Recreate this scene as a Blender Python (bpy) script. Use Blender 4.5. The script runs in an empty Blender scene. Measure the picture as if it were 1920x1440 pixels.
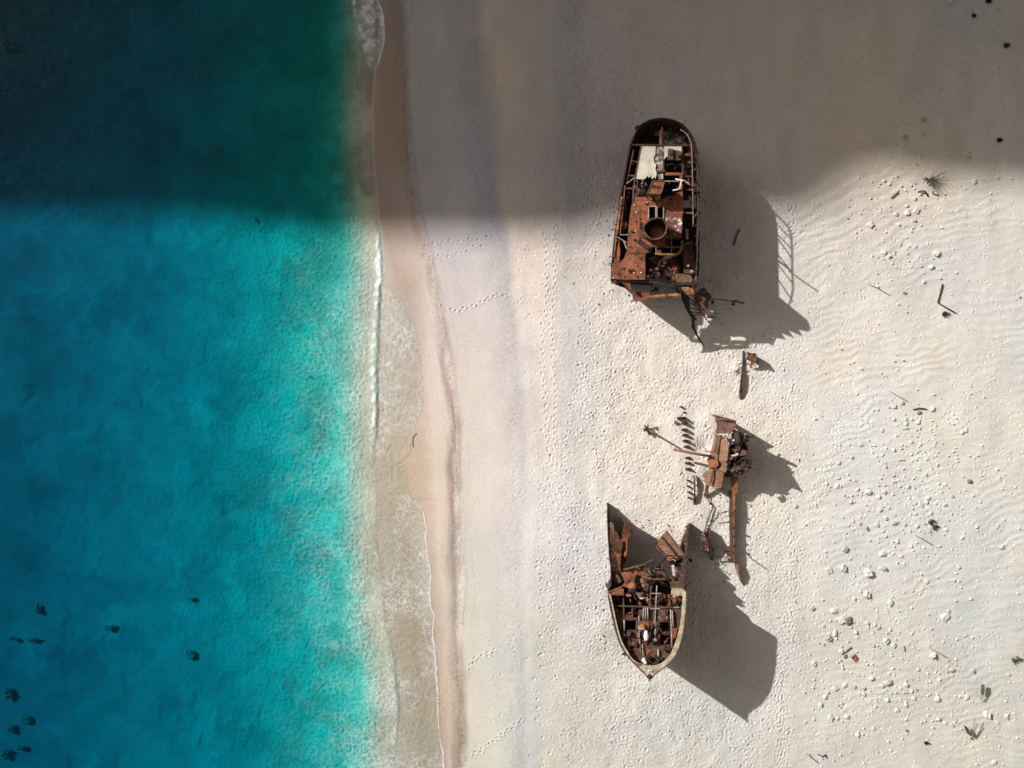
import bpy, bmesh, math, random
import numpy as np
from mathutils import Vector, Matrix
from mathutils.geometry import tessellate_polygon

# ------------------------------------------------------------------ camera, sky, sun
S = 0.05            # metres of sand per photo pixel
H = 85.0            # drone height
scn = bpy.context.scene
col = scn.collection
cam_d = bpy.data.cameras.new("drone_camera")
cam = bpy.data.objects.new("drone_camera", cam_d); col.objects.link(cam)
cam.location = (0, 0, H); cam.rotation_euler = (0, 0, 0)
cam_d.sensor_width = 36; cam_d.lens = 36 * H / 96.0
cam_d.clip_start = 1; cam_d.clip_end = 9000
scn.camera = cam
SUN_EL = math.radians(30.0)
SH = Vector((0.857, -0.515, 0)).normalized()       # direction shadows fall on the sand
scn.view_settings.view_transform = 'Standard'
scn.view_settings.look = 'None'
scn.view_settings.exposure = 0.57
scn.view_settings.gamma = 1
world = bpy.data.worlds.new("World"); scn.world = world; world.use_nodes = True
wn = world.node_tree.nodes; wl = world.node_tree.links
bg = wn['Background']; bg.inputs['Strength'].default_value = 0.042
sky = wn.new('ShaderNodeTexSky'); sky.sky_type = 'NISHITA'; sky.sun_disc = False
sky.sun_elevation = SUN_EL
sky.sun_rotation = math.atan2(-SH.x, -SH.y)
sky.air_density = 0.5; sky.dust_density = 8.0; sky.ozone_density = 0.4
hs = wn.new('ShaderNodeHueSaturation'); hs.inputs['Saturation'].default_value = 0.18
wm = wn.new('ShaderNodeMix'); wm.data_type = 'RGBA'; wm.blend_type = 'MULTIPLY'; wm.inputs[0].default_value = 1; wm.inputs[7].default_value = (1.0, 0.965, 0.92, 1)
wl.new(sky.outputs[0], hs.inputs['Color']); wl.new(hs.outputs[0], wm.inputs[6]); wl.new(wm.outputs[2], bg.inputs['Color'])
sd = bpy.data.lights.new("sun", 'SUN'); sd.energy = 4.7; sd.angle = math.radians(0.5); sd.color = (1, 0.985, 0.96)
sun = bpy.data.objects.new("sun", sd); col.objects.link(sun)
ray = Vector((SH.x * math.cos(SUN_EL), SH.y * math.cos(SUN_EL), -math.sin(SUN_EL)))
sun.rotation_euler = ray.to_track_quat('-Z', 'Y').to_euler()
sun.location = (-60, 40, 120)

rnd = random.Random(7)
nr = np.random.RandomState(11)
ZW = -0.9            # sea level

def W(px, py, z=0.0):
    k = S * (1 - z / H)
    return Vector(((px - 960) * k, (720 - py) * k, z))

# ------------------------------------------------------------------ numpy noise
def vnoise(X, Y, scale, seed):
    r = np.random.RandomState(seed); n = 256
    lat = r.rand(n, n)
    u = X / scale + 1000.3; v = Y / scale + 1000.7
    iu = np.floor(u).astype(np.int64); iv = np.floor(v).astype(np.int64)
    fu = u - iu; fv = v - iv
    fu = fu * fu * (3 - 2 * fu); fv = fv * fv * (3 - 2 * fv)
    a = lat[iu % n, iv % n]; b = lat[(iu + 1) % n, iv % n]
    c = lat[iu % n, (iv + 1) % n]; d = lat[(iu + 1) % n, (iv + 1) % n]
    return (a * (1 - fu) + b * fu) * (1 - fv) + (c * (1 - fu) + d * fu) * fv - 0.5
def fbm(X, Y, scale, seed, o=4):
    s = 0; a = 1
    for i in range(o):
        s = s + a * vnoise(X, Y, scale / 2 ** i, seed + i * 17); a *= 0.5
    return s
def vor(X, Y, s, seed):
    """distance to the nearest cell wall, 0 on the wall"""
    r = np.random.RandomState(seed); n = 128; jx = r.rand(n, n); jy = r.rand(n, n)
    u = X / s + 700.3; v = Y / s + 700.7; iu = np.floor(u).astype(np.int64); iv = np.floor(v).astype(np.int64)
    f1 = np.full(X.shape, 9.0); f2 = np.full(X.shape, 9.0)
    for a in (-1, 0, 1):
        for b in (-1, 0, 1):
            ci = iu + a; cj = iv + b
            d = np.hypot(ci + jx[ci % n, cj % n] - u, cj + jy[ci % n, cj % n] - v)
            f2 = np.minimum(f2, np.maximum(f1, d)); f1 = np.minimum(f1, d)
    return f2 - f1
def sstep(a, b, x):
    t = np.clip((x - a) / (b - a), 0, 1); return t * t * (3 - 2 * t)
def lut(tab, y):
    return np.interp(y, [t[0] for t in tab], [t[1] for t in tab])

# ------------------------------------------------------------------ shore lines, as x over y in photo pixels on the sand
X_IN = [(-400,690),(0,700),(60,703),(130,697),(190,695),(300,697),(430,708),(520,713),(535,708),(700,702),(770,704),(840,700),(1000,703),(1100,712),(1180,719),(1240,736),(1340,744),(1440,736),(1900,730)]
X_WL = [(-400,716),(0,711),(25,716),(60,716),(95,712),(130,703),(190,699),(300,700),(380,703),(430,715),(500,718),(520,718),(532,712),(560,760-10),(600,772),(640,784),(700,790),(760,793),(780,783),(800,776),(850,768),(866,752),(872,753),(900,762),(935,770),(941,783),(960,794),(1015,799),(1077,806),(1130,807),(1160,815),(1200,814),(1237,817),(1292,822),(1380,824),(1417,831),(1440,832),(1900,840)]
X_SC = [(-400,745),(0,752),(100,757),(200,751),(300,762),(380,772),(450,790),(520,806),(600,820),(700,838),(800,848),(950,851),(1080,858),(1200,853),(1300,851),(1380,861),(1440,858),(1900,860)]
X_C2 = [(-400,880),(0,903),(40,912),(250,917),(330,932),(400,952),(450,965),(520,972),(650,980),(750,990),(900,1000),(1100,985),(1300,1000),(1440,990),(1900,990)]

def bed(s):
    f = lambda q: np.interp(q, [0, 25, 55, 100, 205, 405, 605, 900, 2000, 9000], [0.03, 0.09, 0.40, 1.6, 2.95, 4.6, 5.7, 7.0, 10, 20])
    return (f(s - 12) + f(s - 6) + f(s) + f(s + 6) + f(s + 12)) / 5 * np.clip(s / 20, .15, 1)
def ground_height(X, Y):
    """X, Y in metres -> z without the small relief"""
    px = X / S + 960; py = 720 - Y / S
    w1 = fbm(X, Y, 6, 5) * 8
    xi = lut(X_IN, py); xw = lut(X_WL, py); xs = lut(X_SC, py) + 0.35 * w1; xc = lut(X_C2, py) + w1
    xw2 = np.maximum(xw, xi + 3)
    z = np.zeros_like(X)
    s = xi - px
    sea = ZW - bed(s)
    z = np.where(px < xi, sea, 0)
    t = np.clip((px - xi) / (xw2 - xi), 0, 1)
    z = np.where((px >= xi), ZW - 0.01 + 0.10 * t, z)
    t = np.clip((px - xw2) / np.maximum(xs - xw2, 2), 0, 1)
    z = np.where(px >= xw2, ZW + 0.09 + 0.22 * t, z)
    t = sstep(0, 1, (px - xs + 3) / 14.0)
    z = np.where(px >= xs - 3, ZW + 0.31 + 0.16 * t + 0.43 * np.clip((px - xs) / 260, 0, 1), z)
    z = z + 0.07 * sstep(-16, 10, px - xc) * (px > xs) - 0.07 * (px > xs) * sstep(0, 120, px - xc)
    land = sstep(0, 300, px - xs)
    z = z + land * (0.25 * fbm(X, Y, 16, 21, 3) + 0.010 * np.clip(px - 1500, 0, 900) * S)
    return z

# ------------------------------------------------------------------ materials
def newmat(name):
    m = bpy.data.materials.new(name); m.use_nodes = True
    nt = m.node_tree; nt.nodes.clear()
    out = nt.nodes.new('ShaderNodeOutputMaterial')
    p = nt.nodes.new('ShaderNodeBsdfPrincipled'); nt.links.new(p.outputs[0], out.inputs[0])
    return m, nt, p
def node(nt, t, **kw):
    n = nt.nodes.new(t)
    for k, v in kw.items():
        if k in n.inputs: n.inputs[k].default_value = v
        else: setattr(n, k, v)
    return n
def noise(nt, scale, detail=4, rough=0.6, coord='Object', vec=None):
    n = node(nt, 'ShaderNodeTexNoise', Scale=scale, Detail=detail, Roughness=rough)
    if vec is None:
        tc = nt.nodes.new('ShaderNodeTexCoord'); nt.links.new(tc.outputs[coord], n.inputs['Vector'])
    else: nt.links.new(vec, n.inputs['Vector'])
    return n
def ramp(nt, fac, stops):
    r = nt.nodes.new('ShaderNodeValToRGB'); e = r.color_ramp.elements
    while len(e) < len(stops): e.new(0.5)
    for i, (p, c) in enumerate(stops):
        e[i].position = p; e[i].color = (*c, 1)
    nt.links.new(fac, r.inputs[0]); return r
def bump(nt, p, h, strength, dist):
    b = node(nt, 'ShaderNodeBump', Strength=strength, Distance=dist)
    nt.links.new(h, b.inputs['Height']); nt.links.new(b.outputs[0], p.inputs['Normal']); return b
def rust(name, stops, scale=1.4, flecks=None, rough=0.85, dirt=0.75):
    m, nt, p = newmat(name)
    n = noise(nt, scale, 8, 0.68, 'Object'); r = ramp(nt, n.outputs[0], stops)
    c = r.outputs[0]
    n2 = noise(nt, 9, 3, 0.6)
    mul = node(nt, 'ShaderNodeMix', data_type='RGBA', blend_type='MULTIPLY'); mul.inputs[0].default_value = dirt
    r2 = ramp(nt, n2.outputs[0], [(0.3, (0.35, 0.33, 0.32)), (0.6, (1, 1, 1))])
    nt.links.new(c, mul.inputs[6]); nt.links.new(r2.outputs[0], mul.inputs[7]); c = mul.outputs[2]
    if flecks:
        n3 = noise(nt, flecks[0], 5, 0.7)
        r3 = ramp(nt, n3.outputs[0], [(flecks[1], (0, 0, 0)), (flecks[1] + 0.05, (1, 1, 1))])
        mx = node(nt, 'ShaderNodeMix', data_type='RGBA')
        nt.links.new(r3.outputs[0], mx.inputs[0]); nt.links.new(c, mx.inputs[6]); mx.inputs[7].default_value = (*flecks[2], 1)
        c = mx.outputs[2]
    nt.links.new(c, p.inputs['Base Color']); p.inputs['Roughness'].default_value = rough
    n4 = noise(nt, 7, 6, 0.7); bump(nt, p, n4.outputs[0], 0.7, 0.09)
    return m
M = {}
M['orange'] = rust('rust_orange', [(0.3, (0.035, 0.016, 0.011)), (0.42, (0.15, 0.045, 0.02)), (0.54, (0.28, 0.085, 0.032)), (0.66, (0.34, 0.125, 0.052)), (0.78, (0.22, 0.12, 0.08))], 0.9, (6, 0.66, (0.45, 0.36, 0.26)))
M['brown'] = rust('rust_brown', [(0.3, (0.025, 0.014, 0.011)), (0.45, (0.09, 0.038, 0.024)), (0.6, (0.15, 0.068, 0.042)), (0.75, (0.2, 0.10, 0.06))], 1.2)
M['tan'] = rust('rust_tan', [(0.3, (0.09, 0.04, 0.024)), (0.5, (0.21, 0.105, 0.06)), (0.7, (0.3, 0.165, 0.10))], 1.0)
M['funnel'] = rust('dark_funnel_steel', [(0.3, (0.015, 0.01, 0.008)), (0.5, (0.06, 0.03, 0.02)), (0.62, (0.14, 0.06, 0.03)), (0.75, (0.2, 0.1, 0.05))], 1.6)
M['dark'] = rust('rust_dark', [(0.3, (0.008, 0.006, 0.006)), (0.5, (0.03, 0.017, 0.013)), (0.7, (0.075, 0.033, 0.02))], 1.5)
M['ochre'] = rust('rust_ochre', [(0.32, (0.05, 0.02, 0.012)), (0.46, (0.2, 0.075, 0.025)), (0.58, (0.4, 0.19, 0.06)), (0.7, (0.5, 0.34, 0.16))], 1.8)
M['cream'] = rust('flaking_cream_paint', [(0.3, (0.16, 0.08, 0.045)), (0.42, (0.36, 0.29, 0.19)), (0.55, (0.52, 0.45, 0.32)), (0.7, (0.58, 0.52, 0.4))], 1.6, (2.2, 0.66, (0.12, 0.05, 0.03)))
M['sheet'] = rust('weathered_cream_sheet', [(0.28, (0.24, 0.2, 0.15)), (0.42, (0.52, 0.48, 0.38)), (0.6, (0.64, 0.59, 0.48)), (0.8, (0.7, 0.67, 0.58))], 1.1, dirt=0.25)
M['mottled'] = rust('flaking_grey_paint', [(0.35, (0.05, 0.03, 0.02)), (0.5, (0.2, 0.15, 0.12)), (0.56, (0.5, 0.48, 0.44)), (0.7, (0.65, 0.63, 0.58))], 3.5)
M['flaky'] = rust('flaking_white_paint', [(0.42, (0.16, 0.05, 0.035)), (0.55, (0.22, 0.08, 0.055)), (0.6, (0.7, 0.68, 0.64)), (0.7, (0.8, 0.78, 0.74))], 2.6)
M['white'] = rust('white_paint', [(0.3, (0.3, 0.25, 0.2)), (0.45, (0.62, 0.6, 0.56)), (0.7, (0.75, 0.74, 0.7))], 2.5)
M['pipe'] = rust('grey_pipe', [(0.3, (0.12, 0.08, 0.06)), (0.5, (0.34, 0.31, 0.28)), (0.7, (0.5, 0.48, 0.45))], 2.5)
M['wood'] = rust('grey_driftwood', [(0.3, (0.06, 0.045, 0.035)), (0.6, (0.17, 0.13, 0.10)), (0.8, (0.25, 0.2, 0.16))], 4)
M['black'] = rust('black_weed', [(0.3, (0.006, 0.006, 0.006)), (0.7, (0.03, 0.025, 0.02))], 4)
M['stone'] = rust('white_limestone', [(0.25, (0.42, 0.38, 0.34)), (0.5, (0.66, 0.62, 0.57)), (0.75, (0.76, 0.73, 0.68))], 2.0)
M['pinkstone'] = rust('pink_limestone', [(0.25, (0.33, 0.27, 0.235)), (0.5, (0.5, 0.43, 0.38)), (0.75, (0.6, 0.53, 0.48))], 2.0)
M['redstone'] = rust('red_brown_stone', [(0.25, (0.12, 0.085, 0.07)), (0.5, (0.24, 0.17, 0.14)), (0.75, (0.33, 0.25, 0.21))], 2.0)
M['seastone'] = rust('weedy_sea_rock', [(0.3, (0.36, 0.39, 0.38)), (0.7, (0.5, 0.52, 0.5))], 2.0, dirt=0.15)
M['green'] = rust('green_leaf', [(0.3, (0.05, 0.06, 0.03)), (0.55, (0.12, 0.13, 0.06)), (0.8, (0.2, 0.2, 0.1))], 3)
M['cliff'] = rust('cliff_limestone', [(0.3, (0.12, 0.10, 0.085)), (0.5, (0.22, 0.19, 0.16)), (0.7, (0.3, 0.27, 0.23))], 0.03)
M['mint'] = rust('pale_green_plastic', [(0.3, (0.35, 0.55, 0.48)), (0.7, (0.5, 0.72, 0.62))], 3)

# ------------------------------------------------------------------ mesh helpers
class MB:
    def __init__(s): s.v = []; s.f = []
    def add(s, vs, fs):
        o = len(s.v); s.v += [tuple(v) for v in vs]; s.f += [tuple(i + o for i in f) for f in fs]
    def plate(s, poly, th=0.05, holes=(), z=None):
        """poly / holes: lists of (px,py[,z]) in photo pixels seen at that height; a real plate of thickness th"""
        loops = []
        for lp in [poly] + list(holes):
            loops.append([W(p[0], p[1], p[2] if len(p) > 2 else z) for p in lp])
        flat = [v for lp in loops for v in lp]
        tris = tessellate_polygon([[Vector((v.x, v.y, 0)) for v in lp] for lp in loops])
        n = len(flat)
        vs = flat + [v - Vector((0, 0, th)) for v in flat]
        fs = []
        for t in tris:
            a, b, c = (flat[i] for i in t)
            up = (b - a).cross(c - a).z > 0
            t = tuple(t) if up else tuple(reversed(t))
            fs.append(t); fs.append(tuple(i + n for i in reversed(t)))
        o = 0
        for lp in loops:
            m = len(lp)
            for i in range(m):
                j = (i + 1) % m; fs.append((o + i, o + j, o + j + n, o + i + n))
            o += m
        s.add(vs, fs); return s
    def tube(s, pts, r, seg=8, r2=None, closed=False):
        pts = [Vector(p) for p in pts]; n = len(pts); r2 = r if r2 is None else r2
        vs = []; fs = []
        for i, p in enumerate(pts):
            d = (pts[min(i + 1, n - 1)] - pts[max(i - 1, 0)]).normalized()
            up = Vector((0, 0, 1)) if abs(d.z) < 0.9 else Vector((1, 0, 0))
            a = d.cross(up).normalized(); b = a.cross(d)
            rr = r + (r2 - r) * i / max(n - 1, 1)
            for k in range(seg):
                t = 2 * math.pi * k / seg
                vs.append(p + (a * math.cos(t) + b * math.sin(t)) * rr)
        for i in range(n - 1):
            for k in range(seg):
                l = (k + 1) % seg
                fs.append((i * seg + k, i * seg + l, (i + 1) * seg + l, (i + 1) * seg + k))
        fs.append(tuple(reversed(range(seg)))); fs.append(tuple((n - 1) * seg + k for k in range(seg)))
        s.add(vs, fs); return s
    def bar(s, a, b, w, h):
        """rectangular bar between two world points"""
        a = Vector(a); b = Vector(b); d = (b - a).normalized()
        up = Vector((0, 0, 1)) if abs(d.z) < 0.95 else Vector((1, 0, 0))
        x = d.cross(up).normalized() * w / 2; y = x.cross(d).normalized() * h / 2
        vs = [a - x - y, a + x - y, a + x + y, a - x + y, b - x - y, b + x - y, b + x + y, b - x + y]
        s.add(vs, [(0, 1, 2, 3), (7, 6, 5, 4), (0, 4, 5, 1), (1, 5, 6, 2), (2, 6, 7, 3), (3, 7, 4, 0)]); return s
    def lathe(s, c, prof, seg=24, ax=(0, 0, 1)):
        """prof: (radius, height) list closed by caller; axis ax"""
        q = Vector((0, 0, 1)).rotation_difference(Vector(ax)); c = Vector(c); vs = []; fs = []
        for r, h in prof:
            for k in range(seg):
                t = 2 * math.pi * k / seg
                vs.append(c + q @ Vector((r * math.cos(t), r * math.sin(t), h)))
        for i in range(len(prof) - 1):
            for k in range(seg):
                l = (k + 1) % seg
                fs.append((i * seg + k, i * seg + l, (i + 1) * seg + l, (i + 1) * seg + k))
        s.add(vs, fs); return s
    def blob(s, c, rad, seed=0, sub=2, amp=0.25, rot=0.0, flat=1.0):
        bm = bmesh.new(); bmesh.ops.create_icosphere(bm, subdivisions=sub, radius=1)
        r = random.Random(seed); ph = [r.uniform(0, 6.28) for _ in range(9)]; fr = [r.uniform(1.2, 3.2) for _ in range(9)]
        cr, sr = math.cos(rot), math.sin(rot); c = Vector(c); vs = []
        for v in bm.verts:
            p = v.co; d = 1 + amp * (math.sin(fr[0] * p.x * 2 + ph[0]) * math.cos(fr[1] * p.y * 2 + ph[1]) + 0.7 * math.sin(fr[2] * p.z * 2 + ph[2] + p.x * fr[3]) + 0.3 * math.sin(7 * p.x + ph[4]) * math.sin(6 * p.y + ph[5]))
            x, y, z = p.x * rad[0] * d, p.y * rad[1] * d, p.z * rad[2] * d
            vs.append(c + Vector((x * cr - y * sr, x * sr + y * cr, z)))
        s.add(vs, [tuple(v.index for v in f.verts) for f in bm.faces]); bm.free(); return s
    def build(s, name, mat, parent=None, smooth=False):
        loc = Vector(parent['base']) if parent is not None and 'base' in parent else Vector((0, 0, 0))
        me = bpy.data.meshes.new(name)
        me.from_pydata([(v[0] - loc.x, v[1] - loc.y, v[2] - loc.z) for v in s.v], [], s.f)
        me.update()
        if smooth:
            me.polygons.foreach_set('use_smooth', [True] * len(me.polygons))
        me.materials.append(mat)
        o = bpy.data.objects.new(name, me); col.objects.link(o)
        if parent is not None: o.parent = parent
        return o
def sub(name, mat, parent, mb, label=None, smooth=False):
    """a sub-part: parent is itself a part in the thing's coordinates"""
    o = mb.build(name, mat, None, smooth)
    root = parent.parent; loc = Vector(root['base'])
    o.data.transform(Matrix.Translation(-loc)); o.parent = parent
    if label: o['label'] = label
    return o
def tag(o, label, cat, group=None, kind=None):
    o['label'] = label; o['category'] = cat
    if group: o['group'] = group
    if kind: o['kind'] = kind
    return o
def thing(name, label, cat, loc, group=None):
    o = bpy.data.objects.new(name, None); col.objects.link(o); o.location = loc; o['base'] = list(loc)
    o.empty_display_size = 0.3
    return tag(o, label, cat, group)
def single(name, mat, mb, label, cat, base, group=None, smooth=False):
    """a one-mesh thing whose origin sits at its base"""
    o = mb.build(name, mat, None, smooth)
    o.data.transform(Matrix.Translation(-Vector(base))); o.location = base
    return tag(o, label, cat, group)
def Q(o, s):
    """zoomed-crop coordinates -> photo pixels"""
    return lambda u, v, *z: (o[0] + u / s, o[1] + v / s, *z)
def rag(poly, step=6, amp=1.2, r=rnd):
    out = []
    n = len(poly)
    for i in range(n):
        a = poly[i]; b = poly[(i + 1) % n]
        L = math.hypot(b[0] - a[0], b[1] - a[1]); k = max(1, int(L / step))
        out.append(a)
        for j in range(1, k):
            t = j / k
            out.append(tuple([a[0] + (b[0] - a[0]) * t + r.uniform(-amp, amp), a[1] + (b[1] - a[1]) * t + r.uniform(-amp, amp)] + ([a[2] + (b[2] - a[2]) * t] if len(a) > 2 else [])))
    return out
def rect(x0, y0, x1, y1): return [(x0, y0), (x1, y0), (x1, y1), (x0, y1)]

# ------------------------------------------------------------------ ground: one sheet to the horizon
def axis(lo, hi, step, far):
    a = list(np.arange(lo, hi + 1e-6, step)); d = step; x = hi
    up = []
    while x < far: d *= 1.35; x += d; up.append(x)
    d = step; x = lo; dn = []
    while x > -far: d *= 1.35; x -= d; dn.append(x)
    return np.array(dn[::-1] + a + up)
def grid_mesh(name, xs, ys, Z, attrs=None):
    nx, ny = len(xs), len(ys)
    X, Y = np.meshgrid(xs, ys)
    co = np.stack([X, Y, Z], -1).reshape(-1, 3).astype(np.float32)
    i = np.arange((nx - 1) * (ny - 1)); a = (i // (nx - 1)) * nx + i % (nx - 1)
    q = np.stack([a, a + 1, a + nx + 1, a + nx], -1).astype(np.int32)
    me = bpy.data.meshes.new(name)
    me.vertices.add(len(co)); me.vertices.foreach_set('co', co.ravel())
    me.loops.add(q.size); me.loops.foreach_set('vertex_index', q.ravel())
    me.polygons.add(len(q)); me.polygons.foreach_set('loop_start', np.arange(len(q), dtype=np.int32) * 4)
    me.polygons.foreach_set('loop_total', np.full(len(q), 4, np.int32))
    me.polygons.foreach_set('use_smooth', np.ones(len(q), bool))
    for k, v in (attrs or {}).items():
        if v.ndim == 3:
            at = me.attributes.new(k, 'FLOAT_COLOR', 'POINT')
            c4 = np.concatenate([v, np.ones(v.shape[:2] + (1,))], -1).astype(np.float32)
            at.data.foreach_set('color', c4.ravel())
        else:
            at = me.attributes.new(k, 'FLOAT', 'POINT'); at.data.foreach_set('value', v.astype(np.float32).ravel())
    me.update(calc_edges=True); me.validate()
    o = bpy.data.objects.new(name, me); col.objects.link(o); return o

GS = 0.08
gx = axis(-49, 49.5, GS, 3000); gy = axis(-38, 38, GS, 3000)
GX, GY = np.meshgrid(gx, gy)
GPX = GX / S + 960; GPY = 720 - GY / S
GZ = ground_height(GX, GY)
inf = (np.abs(GX) < 52) & (np.abs(GY) < 40)
infm = inf.astype(float)
xsG = lut(X_SC, GPY); xiG = lut(X_IN, GPY); xwG = lut(X_WL, GPY)

# wind ripples of the back beach
wx = fbm(GX, GY, 5, 61, 3); 
ph = (GY - 0.2 * GX + 1.5 * wx + 0.9 * fbm(GX, GY, 2.2, 63, 3)) / 0.85
tilt = sstep(1450, 1560, GPX)
rip = (0.5 + 0.5 * np.sin(2 * np.pi * ph)) ** 1.5
ripmask = tilt * sstep(280, 400, GPY) * (0.45 + 1.0 * np.clip(0.45 + fbm(GX, GY, 5, 91, 4) * 2.2, 0, 1))
GZ += infm * 0.019 * rip * ripmask
ph2 = (GY * 0.93 - 0.42 * GX + 1.6 * wx) / 1.25
m2 = sstep(1440, 1500, GPX) * (1 - sstep(1680, 1760, GPX)) * sstep(300, 340, GPY) * (1 - sstep(430, 560, GPY))
GZ += infm * 0.028 * (0.5 + 0.5 * np.sin(2 * np.pi * ph2)) ** 1.4 * m2
# soft lumpy sand
GZ += infm * sstep(20, 200, GPX - xsG) * 0.05 * fbm(GX, GY, 1.6, 33, 3)
GZ += infm * sstep(1080, 1140, GPX) * (1 - sstep(1400, 1500, GPX)) * 0.045 * fbm(GX, GY, 0.75, 35, 2)
# gravelly crests
grav = np.exp(-((GPX - (1068 + 10 * np.sin(GPY / 150))) / 28) ** 2) + 1.6 * np.exp(-((GPX - xsG - 4 - 8 * fbm(GX, GY, 4, 73, 3)) / 9) ** 2) + 0.7 * np.exp(-((GPX - lut(X_C2, GPY) + 25) / 28) ** 2)
GZ += infm * grav * 0.022 * vnoise(GX, GY, 0.16, 71)
# sea bed relief; its ridge net puts the caustic light pattern into the shape
sea = np.clip((xiG - GPX) / 60, 0, 1)
bedamp = sea * np.exp(-np.clip(xiG - GPX, 0, 2000) / 260)
def ridge(X, Y, sc, seed):
    return 1 - np.abs(vnoise(X, Y, sc, seed) * 2) * 2
dx = fbm(GX, GY, 1.2, 41, 2) * 1.0; dy = fbm(GX, GY, 1.2, 47, 2) * 1.0
cell = ridge(GX + dx, GY + dy, 0.42, 43) * 0.5 + ridge(GX - dy, GY + dx, 0.25, 45) * 0.5
sub_ = (gx > -49.5) & (gx < -5)
net = np.zeros_like(GX)
X_, Y_ = GX[:, sub_], GY[:, sub_]
net[:, sub_] = (1 - sstep(0.0, 0.38, vor(X_ + dx[:, sub_] * .35, Y_ + dy[:, sub_] * .35, 0.62, 301))) * .6 + (1 - sstep(0.0, 0.4, vor(X_ - dy[:, sub_] * .3, Y_ + dx[:, sub_] * .3, 0.40, 303))) * .4
GZ += infm * bedamp * (0.05 * cell + 0.16 * net)
GZ += infm * np.clip((xiG - GPX) / 200, 0, 1) * 0.16 * fbm(GX + 2 * dx, GY, 2.6, 49, 2)

swm = infm * (GPX > xiG) * (GPX < xwG) * sstep(430, 520, GPY)
GZ += swm * 0.030 * (ridge(GX + dx, GY - dy, 0.45, 51) * .6 + ridge(GX, GY, 0.24, 53) * .4)
# footprints and pits pressed into the sand
nx, ny = len(gx), len(gy)
i0 = int(np.argmin(np.abs(gx + 49))); j0 = int(np.argmin(np.abs(gy + 38)))
def stamp(px, py, ang, ln=0.16, wd=0.075, dep=0.045, rim=0.45):
    x = (px - 960) * S; y = (720 - py) * S
    ci = i0 + (x - gx[i0]) / GS; cj = j0 + (y - gy[j0]) / GS
    k = int(3.2 * ln / GS) + 1
    a, b = int(ci) - k, int(ci) + k + 2; c, d = int(cj) - k, int(cj) + k + 2
    if a < 1 or c < 1 or b >= nx - 1 or d >= ny - 1 or abs(x) > 49 or abs(y) > 37.5: return
    ux = GX[c:d, a:b] - x; uy = GY[c:d, a:b] - y
    ca, sa = math.cos(ang), math.sin(ang)
    u = (ux * ca + uy * sa) / ln; v = (-ux * sa + uy * ca) / wd
    r2 = u * u + v * v
    GZ[c:d, a:b] -= dep * (np.exp(-r2) - rim * np.exp(-(np.sqrt(r2) - 1.75) ** 2 * 3))
def dens(px, py):
    """how trodden the sand is (0..1)"""
    l = np.interp(py, [0, 300, 450, 700, 900, 1100, 1440], [1075, 1085, 1095, 1080, 1040, 1060, 1150])
    d = 0.0
    r_ = np.interp(py, [0, 200, 400, 600, 900, 1150, 1440], [1250, 1300, 1500, 1480, 1500, 1480, 1470])
    if l < px < r_: d = 0.95
    if r_ <= px < r_ + 90 and py > 400: d = 0.45 * (1 - (px - r_) / 90)
    if 1010 < px <= l and py > 850: d = 0.45
    if py < 330: d *= 0.5 if px < 1220 else 0.08
    if 960 < px <= l: d = max(d, 0.07)
    if px >= r_: d = max(d, 0.15 if py > 350 else 0.03)
    if px < l and py > 1180 and px > 900: d = max(d, 0.05)
    return d
cnt = 0
while cnt < 26000:
    px = rnd.uniform(900, 1925); py = rnd.uniform(-5, 1445)
    if rnd.random() < dens(px, py) * (0.15 + 1.6 * float(vnoise(np.array(px * S), np.array(py * S), 2.6, 77) + 0.5)):
        stamp(px, py, math.pi / 2 + rnd.gauss(-0.5, 0.7), *((rnd.uniform(0.09, 0.15), rnd.uniform(0.05, 0.075), rnd.uniform(0.022, 0.058)) if rnd.random() < .7 else (rnd.uniform(0.12, 0.17), rnd.uniform(0.06, 0.085), rnd.uniform(0.035, 0.065), .3)))
    cnt += 0.62
def trail(pts, step=9, side=2.2, jit=1.2, n=1, dep=0.07):
    for _ in range(n):
        t0 = 0; k = 0
        for (a, b) in zip(pts[:-1], pts[1:]):
            L = math.hypot(b[0] - a[0], b[1] - a[1]); ux, uy = (b[0] - a[0]) / L, (b[1] - a[1]) / L
            s = t0
            while s < L:
                k += 1; sg = side if k % 2 else -side
                stamp(a[0] + ux * s - uy * sg + rnd.gauss(0, jit), a[1] + uy * s + ux * sg + rnd.gauss(0, jit), math.atan2(-uy, ux) + rnd.gauss(0, 0.2), 0.15, 0.075, dep)
                s += step + rnd.uniform(-1.5, 1.5)
            t0 = s - L
trail([(1022, 440), (1026, 560), (1016, 640), (1022, 760), (1030, 850)], 12, 1.5)
trail([(1040, 430), (1042, 520), (1035, 600), (1040, 700), (1040, 850)], 11, 1.5)
trail([(795, 456), (830, 452), (870, 450), (915, 443)], 17, 1.5)
trail([(806, 480), (850, 476), (900, 458), (920, 455)], 17, 1.5)
trail([(830, 573), (855, 583), (890, 573), (930, 552), (955, 553)], 8.5, 1.6)
trail([(880, 1258), (890, 1240), (930, 1222)], 7, 2)
trail([(885, 1420), (930, 1388), (985, 1345)], 8, 1.5)
trail([(990, 380), (1000, 330), (980, 300)], 8, 6)
for off in (-7, -2, 3, 8):
    trail([(1570 + off, 775), (1562 + off, 800), (1560 + off, 860), (1535 + off, 910), (1525 + off, 960), (1500 + off, 1010)], 7, 1.5, 2.4, 1, 0.03)
    trail([(1470 + off, 960), (1485 + off, 1010), (1492 + off, 1080), (1487 + off, 1140), (1474 + off, 1180), (1466 + off, 1240), (1462 + off, 1310), (1468 + off, 1380), (1462 + off, 1450)], 7, 1.8, 2.6, 1, 0.04)
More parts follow.
